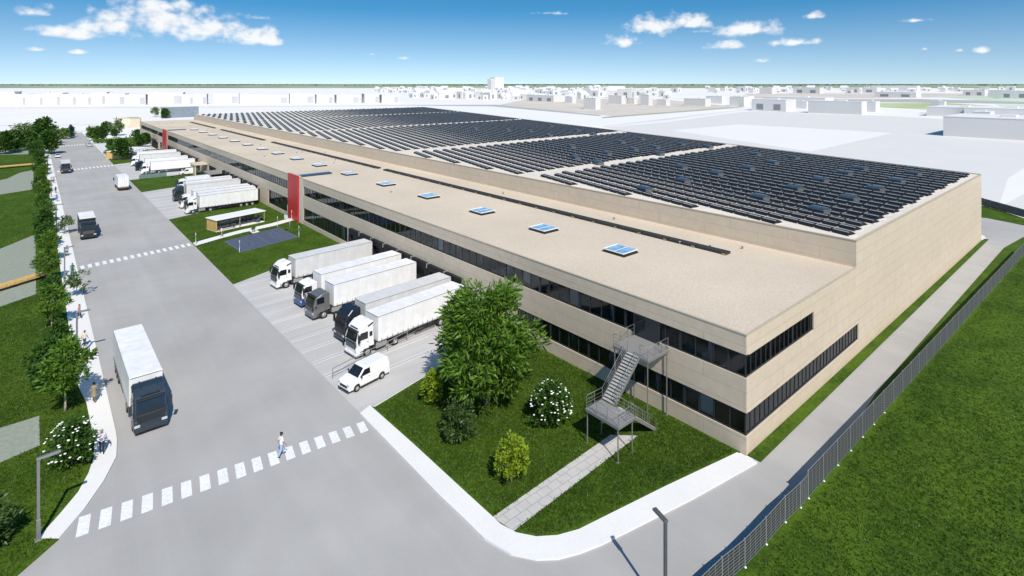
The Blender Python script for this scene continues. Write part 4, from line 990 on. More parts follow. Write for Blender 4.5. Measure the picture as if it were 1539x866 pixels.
for k, px, py, sc, lab, nm in (('round',96,209,.75,'light green shrub beside the teal car at the end of the street','garden_shrub'),('spruce',107,206,.85,'blue-green conifer behind the teal car','conifer_tree'),('round',142,211,.95,'round bright green tree at the far street corner','garden_tree'),
        ('dark',152,213,.85,'dark upright tree by the planted island','garden_tree'),('dark',160,203,.9,'dark tree in front of the low beige building','garden_tree'),('pale',176,204,1.15,'feathery pale tree beside the low beige building','garden_tree'),
        ('dark',172,207,.55,'small dark tree under the feathery pale tree','garden_tree'),('dark',166,226,.55,'dark bush in front of the white car in the court','garden_tree'),('round',168,236,.6,'round bush at the corner of the far lawn','garden_tree'),
        ('dark',183,240,.95,'large dark conifer-like bush left of the timber shelter','garden_tree'),('round',190,231,.8,'light green domed tree behind the large dark bush','garden_tree'),('dark',209,223,.75,'dark tree left of the second red panel','garden_tree'),('dark',218,221,.75,'dark tree closest to the second red panel','garden_tree'),
        ('hedge',206,206,1.2,'low hedge bush below the beige building','hedge_bush'),('hedge',214,206,1.0,'low bush at the far end of the facade','hedge_bush')):
    px_tree(k, nm, lab, px, py, sc, G, 'tree' if 'tree' in nm else 'shrub')
for k, px, py, sc, lab in (('pale',233,176,1.1,'pale tree behind the roof left of the grey screen wall'),('dark',248,178,1.0,'dark tree in front of the grey screen wall')):
    px_tree(k, 'park_tree', lab, px, py, sc, 'trees by the grey screen wall')
hb = MB(); hb.cbox(26, 43, 345.2, 348, .0, 1.6, .3)
def hedge(name, label, x0, x1, y0, y1, h, seed):
    r = np.random.default_rng(seed); n = int((x1-x0)*(y1-y0)*40+400)
    c = np.stack([x0+(x1-x0)*r.random(n), y0+(y1-y0)*r.random(n), h*(.2+.8*r.random(n)**.6)], 1); o = r.normal(0, 1, (n, 3)); o[:, 2] += .6
    return tag(link(name, quads_mesh('leaves', leaf_faces(c, o, .6, .3, .5, r), m_leafA)), label, 'hedge')
hedge('hedge', 'long low clipped hedge across the far end of the court', 22.8, 43, 346, 350, 1.7, 5)
hedge('hedge', 'rounded green hedge at the foot of the second red panel', 35, 43.2, 264, 279, 1.8, 6)
# grass tufts: nobody could count them
def tufts(name, poly, n, size, seed, label, near=None, holes=()):
    r = np.random.default_rng(seed); P = np.array(poly); lo, hi = P.min(0), P.max(0); pts = np.zeros((0, 2))
    def inside(P, q):
        ins = np.zeros(len(q), bool); j = len(P)-1
        for i in range(len(P)):
            c = ((P[i,1] > q[:,1]) != (P[j,1] > q[:,1])) & (q[:,0] < (P[j,0]-P[i,0])*(q[:,1]-P[i,1])/(P[j,1]-P[i,1]+1e-12)+P[i,0]); ins ^= c; j = i
        return ins
    while len(pts) < n:
        q = lo+(hi-lo)*r.random((n, 2)); ins = inside(P, q)
        for hp in holes: ins &= ~inside(np.array(hp), q)
        if near is not None: ins &= r.random(n) < np.clip(near/np.hypot(q[:,0], q[:,1]), 0, 1)**2
        pts = np.concatenate([pts, q[ins]])
    pts = pts[:n]; V = []
    for k in range(3):
        a = r.random(n)*2*math.pi; hgt = size*(.5+r.random(n)); w = .05; ln = size*(.2+.9*r.random(n)); b_ = r.random(n)*2*math.pi
        bx = pts[:,0]+.08*r.normal(size=n); by = pts[:,1]+.08*r.normal(size=n)
        p0 = np.stack([bx-w*np.cos(a), by-w*np.sin(a), np.full(n, .06)], 1); p1 = np.stack([bx+w*np.cos(a), by+w*np.sin(a), np.full(n, .06)], 1)
        p2 = np.stack([bx+ln*np.cos(b_), by+ln*np.sin(b_), .06+hgt], 1); V.append(np.stack([p0, p1, p2], 1))
    o = link(name, quads_mesh('grass_tufts', np.concatenate(V), m_tuft, None, 3)); return stuff(o, label, 'grass')
m_tuft = leaf_mat('grass_blade', (.035,.074,.006), (.068,.124,.009), .25, .35)
inset = lambda pts, c, f: [tuple(Vector(p).lerp(Vector(c), f)) for p in pts]
tufts('grass', inset(corner_lawn, (33,36), .025), 30000, .10, 1, 'short green grass on the corner lawn', holes=[SLABS])
tufts('grass', [(34,16),(132,14.4),(132,-30),(60,-40),(24,-6),(26,14)], 80000, .10, 2, 'green grass outside the wire fence', 55)
tufts('grass', [(2.9,300),(2.9,72)]+[tuple(Vector(p)+Vector((-.4,0))) for p in walk_in]+[at(82,811), at(20,866), (-8,46),(-14,60),(-14,300)], 40000, .10, 3, 'green grass on the left lawn', 75, PADS)
tufts('grass', inset(lawn2, (33,120), .03), 9000, .10, 4, 'short green grass on the lawn round the court', holes=[court, PATH2, [(27,122.8),(38.4,125.4),(38.2,130.2),(27,127.8)], [(33,117.4),(34.8,117.8),(34.8,120.6),(33,120.2)]])
# ---------------------------------------------------------------- street furniture
m_pole = mat('lamp_pole_paint', (.24,.235,.235), .45, .3, var=.06)
def lamp(label, x, y, ang, h=5.25, arm=1.15, group='street lamps', thick=.085, dark=None):
    t = thing('street_lamp', label, 'street lamp', (x, y, .06), ang, group); m = dark or m_pole
    b = MB(); b.cbox(-thick*1.35, thick*1.35, -thick*1.35, thick*1.35, 0, 1.35, .02); b.cbox(-.2,.2,-.2,.2,0,.03,.008); b.build('base', m, t)
    b = MB(); b.cbox(-thick, thick, -thick, thick, 1.35, h, .015); b.build('pole', m, t)
    b = MB(); b.cbox(-thick*1.2, arm, -.14, .14, h, h+.12, .02); b.build('arm', m, t)
    b = MB(); b.box(.25, arm-.08, -.11, .11, h-.02, h-.001); b.build('lens', mat('lamp_lens', (.6,.6,.58), .2, var=.03), t)
    return t
lamp('grey angled street lamp at the corner of the left lawn where the sidewalk ends', .25, 47.85, R(4))
lamp('dark street lamp on the asphalt, its pole cut by the bottom photo edge', 26.95, 17.95, R(73), dark=mat('lamp_dark', (.12,.125,.13), .4, .3, var=.06), arm=1.0)
for i, (x, y) in enumerate(((3.55,75.8),(3.55,107),(3.55,146),(3.55,190),(3.55,238))):
    lamp('grey angled street lamp on the sidewalk, %s from the front' % ordn(i), x, y, R(0), group='street lamps on the sidewalk')
def post(label, x, y, h=2.1, group='slim light posts on the court lawn'):
    t = thing('light_post', label, 'post', (x, y, .07), 0, group)
    b = MB(); b.lathe((0,0,0), [(.1,0),(.1,.05),(.06,.06),(.055,h-.4)], 10); b.build('pole', m_steel, t)
    b = MB(); b.lathe((0,0,h-.4), [(.075,0),(.075,.36),(.085,.37),(.085,.41),(.005,.43)], 10); b.build('lamp_head', mat('post_head', (.75,.75,.74), .3, var=.03), t)
post('slim pale post where the lawn path meets the street', 22.9, 116.6); post('slim pale post at the front corner of the blue court', 27.7, 106.0); post('slim pale post at the rear corner of the blue court', 39.3, 109.2)
post('slim pale post beside the path behind the court', 38.7, 119.9); post('slim pale post at the red entrance panel', 42.9, 123.6)
# basketball hoop at the court end
t = thing('basketball_hoop', 'slim basketball stand at the hall end of the blue court', 'hoop', (39.0, 113.5, .09), R(16))
b = MB(); b.tube((0,0,0),(0,0,2.9),.06); b.bar((0,0,2.9),(-.8,0,3.1),.07); b.build('post', m_steel, t)
b = MB(); b.cbox(-.84,-.80,-.6,.6,2.85,3.65,.01); b.build('backboard', m_wpaint, t)
b = MB(); b.lathe((-1.08,0,2.95), [(.22,0),(.24,.01),(.22,.02),(.2,.01),(.22,0)], 14); b.build('rim', m_orange, t)
# wire fence along the service road
FEN = [(31.0,16.75),(33.3,16.5),(36.0,16.42),(38.8,16.4),(40.95,16.25),(42.3,16.25)]
n = 33
FEN += [(42.3+(131.5-42.3)*k/n, 16.25-(16.25-14.7)*k/n) for k in range(1, n+1)]
FEN = [(25.6,17.0),(28.3,16.9)]+FEN
fen = thing('wire_fence', 'grey slatted wire fence along the service road with a step in its height', 'fence', (FEN[0][0], FEN[0][1], 0))
m_slat = mat('fence_slat', (.045,.048,.053), .5, .2, var=.12, scale=2); m_fpost = mat('fence_post', (.36,.365,.37), .5, .3, var=.05)
def fence_parts(t, pts, hts, base):
    bx, by = pts[0]
    for i, (x, y) in enumerate(pts):
        h = hts(i); b = MB(); b.box(-.035,.035,-.035,.035,0,h+.06); (b.ball((0,-.05,.03), .09, 6, 4, 1, sz=.6) if i < 14 else None); o = b.build('post', [m_fpost, m_wpaint], t); o.location = (x-bx, y-by, base)
    for i in range(len(pts)-1):
        p = Vector((*pts[i],0)); q = Vector((*pts[i+1],0)); Ln = (q-p).length-.08; h = hts(i)
        b = MB(); n_ = 8; d = (h-.12)/n_
        for k in range(n_): b.box(.04, .04+Ln, -.008, .008, .1+k*d+.012, .1+(k+1)*d-.022)
        for k in range(n_+1): b.box(.04, .04+Ln, -.014, .014, .1+k*d-.012, .1+k*d+.006, 1)
        for k in range(1, 4): b.box(.04+Ln*k/4-.012, .04+Ln*k/4+.012, -.02, -.010, .1, h, 1)
        o = b.build('mesh_panel', [m_slat, m_fpost], t, False); o.location = (p.x-bx, p.y-by, base); o.rotation_euler = (0,0,math.atan2(q.y-p.y, q.x-p.x))
fence_parts(fen, FEN, lambda i: 1.75 if i < 7 else 2.0, .07)
F2 = [(178,29)]+[(178-11*k/6-.0, 29-10.5*k/6) for k in range(1,7)]+[(166.6-1.6*k/2, 18.5-6*k/2) for k in range(1,3)]+[(164.6-.4*k, 12.5-4*k) for k in range(1,6)]
fen2 = thing('wire_fence', 'dark fence closing the lawn behind the far end of the hall', 'fence', (*F2[0], 0)); fence_parts(fen2, F2, lambda i: 1.9, .07)
# low guard rail beside the first docked truck
gp = [at(500,570), at(545,546), at(583,527.5), at(612,512), at(646,493), at(672,480)]
t = thing('guard_rail', 'low slim guard rail between the first docked truck and the white van', 'railing', (*gp[0], 0))
b = MB(); b2 = MB()
for i, (x, y) in enumerate(gp):
    b.bar((x-gp[0][0], y-gp[0][1], 0), (x-gp[0][0], y-gp[0][1], 1.1), .06)
for p, q in zip(gp[:-1], gp[1:]):
    for z in (1.08, .6): b2.bar((p[0]-gp[0][0],p[1]-gp[0][1],z),(q[0]-gp[0][0],q[1]-gp[0][1],z),.05)
b.build('post', m_steel, t); b2.build('rail', m_steel, t)
# glass shelter on the second lawn
def shelter(label, pts, h, wood, name='bus_shelter'):
    a, d, c, e = [Vector((*p, 0)) for p in pts]   # a-d front edge (street end, hall end), e-c rear edge
    t = thing(name, label, 'shelter', tuple(a), math.atan2((d-a).y, (d-a).x)); Lx = (d-a).length; Wy = (e-a).length
    b = MB(); b.cbox(-.15, Lx+.15, -.15, Wy+.15, h, h+.16, .02); b.build('roof', m_wpaint, t)
    b = MB(); b.box(0, Lx, 0, Wy, 0, .12); b.build('floor_slab', m_walk, t)
    for x in (.1, Lx*.47, Lx-.1):
        for y in (.1, Wy-.1):
            p_ = MB(); p_.cbox(x-.06, x+.06, y-.06, y+.06, .12, h, .01); p_.build('post', m_barkp if x > .2 else wood, t)
    b = MB(); b.box(.02, .08, .2, Wy-.2, .15, h-.05); b.build('side_wall', wood, t)
    b = MB(); b.box(.25, Lx-.25, Wy-.12, Wy-.09, .2, h-.1); b.build('rear_glass', mat('shelter_glass', (.10,.15,.14), .08, var=.2, spec=.8), t)
    b = MB(); b.box(.6, Lx*.4, .35, .75, .42, .5); b.box(.8, .9, .4, .7, .12, .42); b.box(Lx*.4-.3, Lx*.4-.2, .4, .7, .12, .42); b.build('bench', m_dark, t)
    b = MB(); b.box(Lx*.55, Lx*.9, Wy-.9, Wy-.45, .42, .5); b.box(Lx*.58, Lx*.6, Wy-.8, Wy-.5, .12, .42); b.box(Lx*.86, Lx*.88, Wy-.8, Wy-.5, .12, .42); b.build('bench', m_dark, t)
    return t
m_wood = mat('yellow_timber', (.60,.40,.13), .6, var=.25, scale=3, detail=7)
shelter('white-roofed glass shelter with timber end wall beside the blue court', [(27.9,123.4),(38.0,125.9),(37.8,129.6),(27.8,127.4)], 2.35, m_wood)
shelter('yellow timber shelter with white roof behind the docked trucks of the far yard', [at(191,239),at(229,231.5),at(231,228.5),at(193,235.5)], 2.9, m_wood)
t = thing('notice_stand', 'dark blue leaning board at the hall end of the glass shelter', 'board', (36.8,126.5,.2), R(20)); b = MB(); b.bar((-.5,0,.05),(.5,.2,1.2),1.2,.06); b.build('board', mat('board_slate', (.05,.065,.09), .5, var=.1), t); b = MB(); b.bar((.3,0,0),(.3,0,.8),.05); b.build('leg', m_steel, t)
# timber benches on the left lawn
def bench(label, p, q, h, w):
    p = Vector((*p,0)); q = Vector((*q,0)); t = thing('timber_bench', label, 'bench', tuple(p)[:2]+(.08,), math.atan2((q-p).y,(q-p).x), 'yellow timber benches on the left lawn'); Ln = (q-p).length
    b = MB(); n = int(w/.16)
    for k in range(n): b.box(0, Ln, -w/2+k*w/n, -w/2+(k+1)*w/n-.03, h-.08, h)
    b.build('seat', m_wood, t)
    b = MB(); b.box(.05, Ln-.05, -w/2-.04, -w/2-.005, h-.32, h-.02); b.box(.05, Ln-.05, w/2+.005, w/2+.04, h-.32, h-.02); b.build('side_board', m_wood, t)
    for k in range(4):
        x = .4+(Ln-.8)*k/3; l_ = MB(); l_.box(x-.06, x+.06, -w/2+.1, w/2-.1, 0, h-.33); l_.build('leg', m_dark, t)
bench('yellow slatted timber bench reaching over the gravel pad on the left lawn', (-9,105.6), (1.4,112.4), .75, 1.5)
bench('long yellow timber bench far back on the left lawn', (-14,264.4), (1.3,267.0), .9, 2.2)
# planter and litter
t = thing('potted_plant', 'small green potted plant on the white path by the shelter', 'plant', (33.6,118.6,.09)); b = MB(); b.lathe((0,0,0), [(.22,0),(.3,.5),(.26,.5),(.24,.42),(.01,.4)], 12); b.build('pot', m_grey, t)
r = np.random.default_rng(9); c = r.normal(0,.18,(120,3)); c[:,2] = .55+abs(c[:,2])*2; link('leaves', quads_mesh('leaves', leaf_faces(c, r.normal(0,1,(120,3))+np.array([0,0,.8]), .28, .25, .4, r), m_leafA), t)
t = thing('bollard_group', 'white kerbside bicycle rack on the far sidewalk by the second crosswalk', 'bike rack', (4.3,241,.12)); 
for k in range(4):
    b = MB(); b.bar((0,k*2,0),(0,k*2,1.6),.35,.12); b.bar((-.5,k*2,1.6),(.5,k*2,1.6),.3,.15); b.build('stand', m_wpaint, t)
t.name = 'bicycle_rack'
t = thing('goods_trolley', 'dark low rack lying on the lawn between second and far yard', 'rack', (33,203.5,.07), R(15)); b = MB(); b.box(0,6,-.25,.25,.5,.7); b.build('top', m_dark, t)
for x in (.3,5.6): b = MB(); b.box(x,x+.12,-.2,.2,0,.5); b.build('leg', m_dark, t)
t.name = 'storage_rack'
b = thing('glass_barrier', 'low grey-green glass barrier at the street end of the far lawn', 'barrier', (25.0,207.0,.07), R(6)); p_ = MB(); p_.box(0,7.5,-.03,.03,.12,1.4); p_.build('pane', mat('barrier_glass', (.16,.23,.22), .1, var=.1, spec=.8), b)
for x in (0,2.5,5,7.5): p_ = MB(); p_.box(x-.04,x+.04,-.06,.06,0,1.5); p_.build('post', m_steel, b)
# ---------------------------------------------------------------- people
m_skin = mat('skin', (.42,.24,.16), .55, var=.05); m_hairk = mat('hair_black', (.012,.010,.010), .5, var=.1); m_hairr = mat('hair_red', (.22,.06,.02), .5, var=.1); m_hairg = mat('hair_grey', (.25,.24,.23), .5, var=.1)
m_shoe = mat('shoe_dark', (.03,.025,.02), .5, var=.1)
def cloth(n, c): return mat('cloth_'+n, c, .85, var=.1, scale=6, bump=.2, bscale=14)
def person(label, x, y, ang, top, legs, hair, h=1.82, stride=.0, arm=.15, bun=False, wide=1.0, coat=False, z=.12, bag=None, lean=0):
    """one skinned body: bones from pelvis to head, hands with five fingers; facing local -y"""
    t = thing('person', label, 'person', (x, y, z), ang)
    k = h/1.80
    J = {'pel':(0,0,.95),'sp':(0,-.01,1.15),'ch':(0,-.02,1.38),'nk':(0,-.02,1.52),'hd':(0,-.05,1.63),'tp':(0,-.04,1.74)}
    RD = {'pel':(.155,.115),'sp':(.135,.10),'ch':(.165,.11),'nk':(.055,.055),'hd':(.085,.10),'tp':(.062,.075)}
    E = [('pel','sp'),('sp','ch'),('ch','nk'),('nk','hd'),('hd','tp')]
    for s, nm in ((-1,'r'),(1,'l')):
        st_ = stride*s
        J['hip'+nm] = (s*.095,0,.90); J['kn'+nm] = (s*.10,-.05-st_*.45,.50); J['an'+nm] = (s*.105,.02-st_,.09 if st_ >= 0 else .14); J['to'+nm] = (s*.12,-.17-st_,.035)
        RD['hip'+nm] = (.095*wide,.10); RD['kn'+nm] = (.065*wide,.065*wide); RD['an'+nm] = (.042*(1.4*wide-.4),.045*(1.4*wide-.4)); RD['to'+nm] = (.045,.035)
        E += [('pel','hip'+nm),('hip'+nm,'kn'+nm),('kn'+nm,'an'+nm),('an'+nm,'to'+nm)]
        J['sh'+nm] = (s*.185,-.01,1.43); J['el'+nm] = (s*.25,.03+st_*.35*.6,1.16); J['wr'+nm] = (s*(.25+arm*.15),-.08+st_*.5,.93); J['pm'+nm] = (s*(.25+arm*.15),-.11+st_*.55,.86)
        RD['sh'+nm] = (.065,.065); RD['el'+nm] = (.044,.044); RD['wr'+nm] = (.028,.028); RD['pm'+nm] = (.036,.022)
        E += [('ch','sh'+nm),('sh'+nm,'el'+nm),('el'+nm,'wr'+nm),('wr'+nm,'pm'+nm)]
        px_, py_, pz_ = J['pm'+nm]
        for f in range(5):
            dy = (-.03+.016*f) if f < 4 else -.045; ln = (.075,.085,.08,.06,.05)[f]
            J['fa%d'%f+nm] = (px_+(s*.004 if f < 4 else -s*.012), py_+dy, pz_-.035 if f < 4 else pz_+.0); J['fb%d'%f+nm] = (px_-s*.012, py_+dy*1.2-(.02 if f == 4 else 0), pz_-.035-ln*(1 if f < 4 else .6))
            RD['fa%d'%f+nm] = (.011,.011); RD['fb%d'%f+nm] = (.008,.008); E += [('pm'+nm,'fa%d'%f+nm),('fa%d'%f+nm,'fb%d'%f+nm)]
    names = list(J); ix = {n_: i for i, n_ in enumerate(names)}
    me = bpy.data.meshes.new('body'); me.from_pydata([(J[n_][0]*k, J[n_][1]*k-lean*max(0,J[n_][2]-.95), J[n_][2]*k) for n_ in names], [(ix[a], ix[b_]) for a, b_ in E], [])
    tmp = bpy.data.objects.new('body', me); COL.objects.link(tmp)
    md = tmp.modifiers.new('skin', 'SKIN'); sv = me.skin_vertices[0].data
    for n_ in names: sv[ix[n_]].radius = (RD[n_][0]*k, RD[n_][1]*k); sv[ix[n_]].use_root = (n_ == 'pel')
    tmp.modifiers.new('sub', 'SUBSURF').levels = 1
    dg = bpy.context.evaluated_depsgraph_get(); ev = tmp.evaluated_get(dg); nm_ = bpy.data.meshes.new_from_object(ev)
    bpy.data.objects.remove(tmp)
    nm_.materials.clear()
    for m in (m_skin, top, legs, m_shoe): nm_.materials.append(m)
    for p in nm_.polygons:
        c = p.center/k; ar = abs(c.x) > .205 and c.z < 1.40
        mi = 0
        if c.z > 1.50: mi = 0
        elif ar and (c.z < 1.22 if not coat else c.z < .96): mi = 0
        elif c.z > (.93 if not coat else .62): mi = 1
        elif ar: mi = 0
        elif c.z > .13: mi = 2
        else: mi = 3
        p.material_index = mi; p.use_smooth = True
    # face: nose, eyes, mouth, ears joined into the body mesh
    fb = MB(); hz = 1.655; hy = -.055-lean*.7/k
    fb.ball((0,hy-.098,hz-.02), .018, 6, 5, 0, sy=1.3, sz=1.3)
    for s in (-1,1): fb.ball((s*.033,hy-.088,hz+.012), .010, 6, 4, 1); fb.ball((s*.088,hy,hz-.01), .024, 6, 4, 0, sx=.5)
    fb.ball((0,hy-.090,hz-.062), .020, 6, 4, 2, sz=.35, sy=.5)
    fb.v = [(a*k,b_*k,c_*k) for a,b_,c_ in fb.v]; fm = fb.mesh('face', [m_skin, m_hairk, mat('lips', (.30,.09,.08), .5, var=.05)])
    bm = bmesh.new(); bm.from_mesh(nm_); n0 = len(bm.faces); bm.from_mesh(fm); bm.faces.ensure_lookup_table()
    nm_.materials.append(m_hairk); nm_.materials.append(MATS['lips'])
    for f in bm.faces[n0:]: f.material_index = {0:0,1:4,2:5}[f.material_index]
    bm.to_mesh(nm_); bm.free(); nm_.name = 'body'; link('body', nm_, t)
    hb_ = MB(); hb_.ball((0,hy+.018,1.70), .108, 12, 8, sx=.92, sz=.88)
    hb_.ball((0,hy+.055,1.64), .085, 10, 6, sx=1.0)
    if bun: hb_.ball((0,hy+.10,1.79), .055, 8, 6)
    hb_.v = [(a*k,b_*k,c_*k) for a,b_,c_ in hb_.v]; hb_.build('hair', hair, t)
    if coat:
        c_ = MB(); c_.lathe((0,-lean*.05,0), [(.20*k,.55*k),(.19*k,.75*k),(.17*k,.98*k),(.165*k,1.1*k)], 14); c_.build('coat_skirt', top, t, False)
    if bag: 
        bx = MB(); bx.cbox(-.40*k,-.27*k,-.28*k,-.02*k,.55*k,.85*k,.03); bx.bar((-.335*k,-.15*k,.85*k),(-.335*k,-.15*k,.92*k),.02); bg_ = bx.build('hand_bag', bag); tag(bg_, 'white bag in the hand of the '+label[:60].split(' standing')[0].split(' walking')[0], 'bag'); bg_.location = t.location; bg_.rotation_euler = t.rotation_euler
    return t
person('woman with black bun, white top and wide light blue trousers walking over the front crosswalk', 15.1, 45.9, R(100), cloth('white',(.75,.75,.75)), cloth('light_blue',(.28,.42,.60)), m_hairk, 1.92, .28, bun=True, wide=1.5, z=.01)
person('man in pale lilac shirt and black trousers walking on the sidewalk by the flowering shrub', 4.2, 55.6, R(-10), cloth('lilac',(.62,.60,.70)), cloth('black',(.015,.015,.018)), m_hairg, 1.95, .12, arm=.6, bag=m_wpaint)
person('person in long khaki coat walking along the sidewalk below the first light green tree', 4.3, 64.9, R(160), cloth('khaki',(.28,.24,.16)), cloth('brown',(.12,.09,.05)), m_hairk, 1.9, .2, coat=True)
person('person in pink top and navy trousers standing on the sidewalk near the kerb', 4.4, 89.3, R(60), cloth('pink',(.62,.30,.28)), cloth('navy',(.012,.016,.05)), m_hairr, 1.85, .16)
person('red-haired person in cream top half hidden by the street trees', 4.4, 79.4, R(150), cloth('cream',(.66,.58,.48)), cloth('blue_jean',(.06,.09,.16)), m_hairr, 1.85, .15)
person('red-haired person in green jacket beside the second sidewalk lamp', 4.6, 110.3, R(170), cloth('green',(.04,.16,.09)), cloth('jean',(.10,.16,.26)), m_hairr, 1.9, .12, coat=True)
person('dark-haired person in pale jacket on the sidewalk beyond the second lamp', 4.4, 123.2, R(20), cloth('pale',(.6,.62,.66)), cloth('black',(.015,.015,.018)), m_hairk, 1.85, .15)
person('person in white with black hair walking on the sidewalk near the black truck', 4.5, 151, R(160), cloth('white',(.75,.75,.75)), cloth('navy',(.012,.016,.05)), m_hairk, 1.85, .2)
person('person in blue jeans far along the sidewalk under dark trees', 4.5, 182, R(0), cloth('blue',(.1,.16,.3)), cloth('jean',(.10,.16,.26)), m_hairk, 1.85, .15)
person('person in black far along the sidewalk', 4.6, 196, R(0), cloth('black',(.015,.015,.018)), cloth('black',(.015,.015,.018)), m_hairk, 1.85, .15)
person('person in orange top farthest along the sidewalk', 4.6, 216, R(180), cloth('orange',(.55,.2,.05)), cloth('black',(.015,.015,.018)), m_hairk, 1.85, .15)
person('person in white shirt and tan trousers walking on the lawn path by the shelter', 27.9, 119.3, R(95), cloth('white',(.75,.75,.75)), cloth('tan',(.40,.27,.14)), m_hairk, 1.9, .2, z=.09)
person('person in green top standing inside the glass shelter', 31.0, 125.6, R(10), cloth('green',(.04,.16,.09)), cloth('black',(.015,.015,.018)), m_hairk, 1.75, .05, z=.19)
person('person in dark blue standing at the rear glass of the shelter', 34.6, 127.4, R(10), cloth('navy',(.012,.016,.05)), cloth('navy',(.012,.016,.05)), m_hairr, 1.75, .05, z=.19)
# ---------------------------------------------------------------- far surroundings: fields, roads, white model-like buildings
def far_sheet(name, pxs, z, m): return sheet(name, ats(pxs), z, m)
m_lilac = mat('pale_paving', (.635,.62,.605), .85, var=.02, scale=.05); m_lilac2 = mat('pale_paving_light', (.74,.73,.715), .85, var=.015, scale=.05)
m_beige = mat('bare_field', (.58,.53,.465), .9, var=.08, scale=.03, var2=.08, scale2=.006); m_road2 = mat('distant_asphalt', (.40,.39,.385), .9, var=.08, scale=.05)
m_gy = mat('meadow_yellow_green', (.46,.52,.28), .95, var=.2, scale=.012, detail=6); m_gp = mat('meadow_pale_green', (.50,.60,.46), .95, var=.15, scale=.01, detail=6)
far_sheet('paved_area', [(905,190),(1000,178),(1130,163),(1539,186),(1900,205),(1900,330),(1480,322)], -.016, m_lilac)
far_sheet('paved_area', [(1010,196),(1110,187),(1342,200),(1218,228)], -.008, m_lilac2)
far_sheet('paved_area', [(1515,268),(1560,240),(1600,260),(1500,312)], -.008, m_lilac2)
far_sheet('bare_field', [(740,160),(800,147),(1000,150),(1120,162),(930,176),(880,170)], -.016, m_beige)
far_sheet('distant_road', [(560,158),(740,160),(905,175),(900,172.6),(745,157.5)], -.008, m_road2)
far_sheet('distant_road', [(905,191),(960,185),(1000,181),(1110,166),(1240,158),(1240,160),(1115,168.5),(1005,183.5),(930,190)], -.006, m_lilac2)
far_sheet('distant_road', [(905,176),(1050,165),(1120,159),(1120,160.2),(1050,166.5),(905,178)], -.006, mat('verge_green', (.36,.38,.26), .9, var=.1, scale=.03))
far_sheet('distant_road', [(1120,150),(1380,149),(1620,155),(1620,158),(1380,154),(1120,152.5)], -.006, m_road2)
far_sheet('meadow', [(1318,155),(1410,154),(1490,159),(1420,166.5),(1320,161)], -.010, m_gy)
far_sheet('meadow', [(1405,146),(1539,144),(1700,148),(1700,155),(1480,152)], -.010, m_gp)
far_sheet('meadow', [(1495,157),(1700,157),(1700,163),(1510,162)], -.010, m_gp)
far_sheet('bare_field', [(1120,141),(1330,140),(1539,141),(1539,144),(1330,148),(1120,148)], -.016, m_beige)
far_sheet('distant_road', [(-200,162.5),(300,160.5),(600,158),(600,159),(300,161.8),(-200,164)], -.006, m_lilac)
far_sheet('distant_road', [(-200,201),(85,199.5),(220,189),(220,190.5),(85,202),(-200,204)], -.006, m_lilac)
far_sheet('distant_road', [(-200,190),(200,186.5),(200,187.3),(-200,191)], -.006, m_lilac)
def fieldband(name, y0, y1, z, c, var, sc):
    m = mat(name+'_'+str(len(MATS)), c, .95, var=var, scale=sc, detail=7); pts = ats([(-1500,y1),(-200,y1),(769,y1),(1750,y1),(3000,y1),(3000,y0),(1750,y0),(769,y0),(-200,y0),(-1500,y0)]); sheet(name, pts, z, m)
fieldband('far_fields', 126.55, 132.6, -.02, (.27,.32,.19), .65, .0013)
fieldband('far_fields', 127.2, 127.9, .3, (.12,.19,.12), .6, .003)
fieldband('far_fields', 129.6, 130.1, .3, (.36,.36,.27), .4, .003)
# tree line along the horizon: one far wood
r = np.random.default_rng(21); V = []
for k in range(5200):
    px = -300+2200*r.random(); py = 126.9+1.8*r.random()**1.5
    if rng.random() > .35+.5*math.sin(px*.013+py*2): continue
    x, y = at(px, py); h = 9+9*r.random(); w = h*(.8+1.6*r.random()); d = math.hypot(x, y); ux, uy = y/d, -x/d
    for a in (0, 1.1, 2.2):
        cx_, cy_ = math.cos(a)*ux-math.sin(a)*uy, math.sin(a)*ux+math.cos(a)*uy
        V.append([(x-cx_*w,y-cy_*w,0),(x+cx_*w,y+cy_*w,0),(x+cx_*w*.6,y+cy_*w*.6,h),(x-cx_*w*.6,y-cy_*w*.6,h*.9)])
stuff(link('distant_woods', quads_mesh('distant_woods', np.array(V), mat('far_wood', (.07,.11,.065), .95, var=.4, scale=.01))), 'dark green strip of woods along the horizon', 'woods')
m_bw = mat('building_white', (.64,.628,.612), .8, var=.02, scale=.05); m_bw2 = mat('building_white_roof', (.70,.69,.68), .8, var=.02, scale=.05); m_bdk = mat('building_opening', (.22,.24,.27), .5, var=.2, scale=.05)
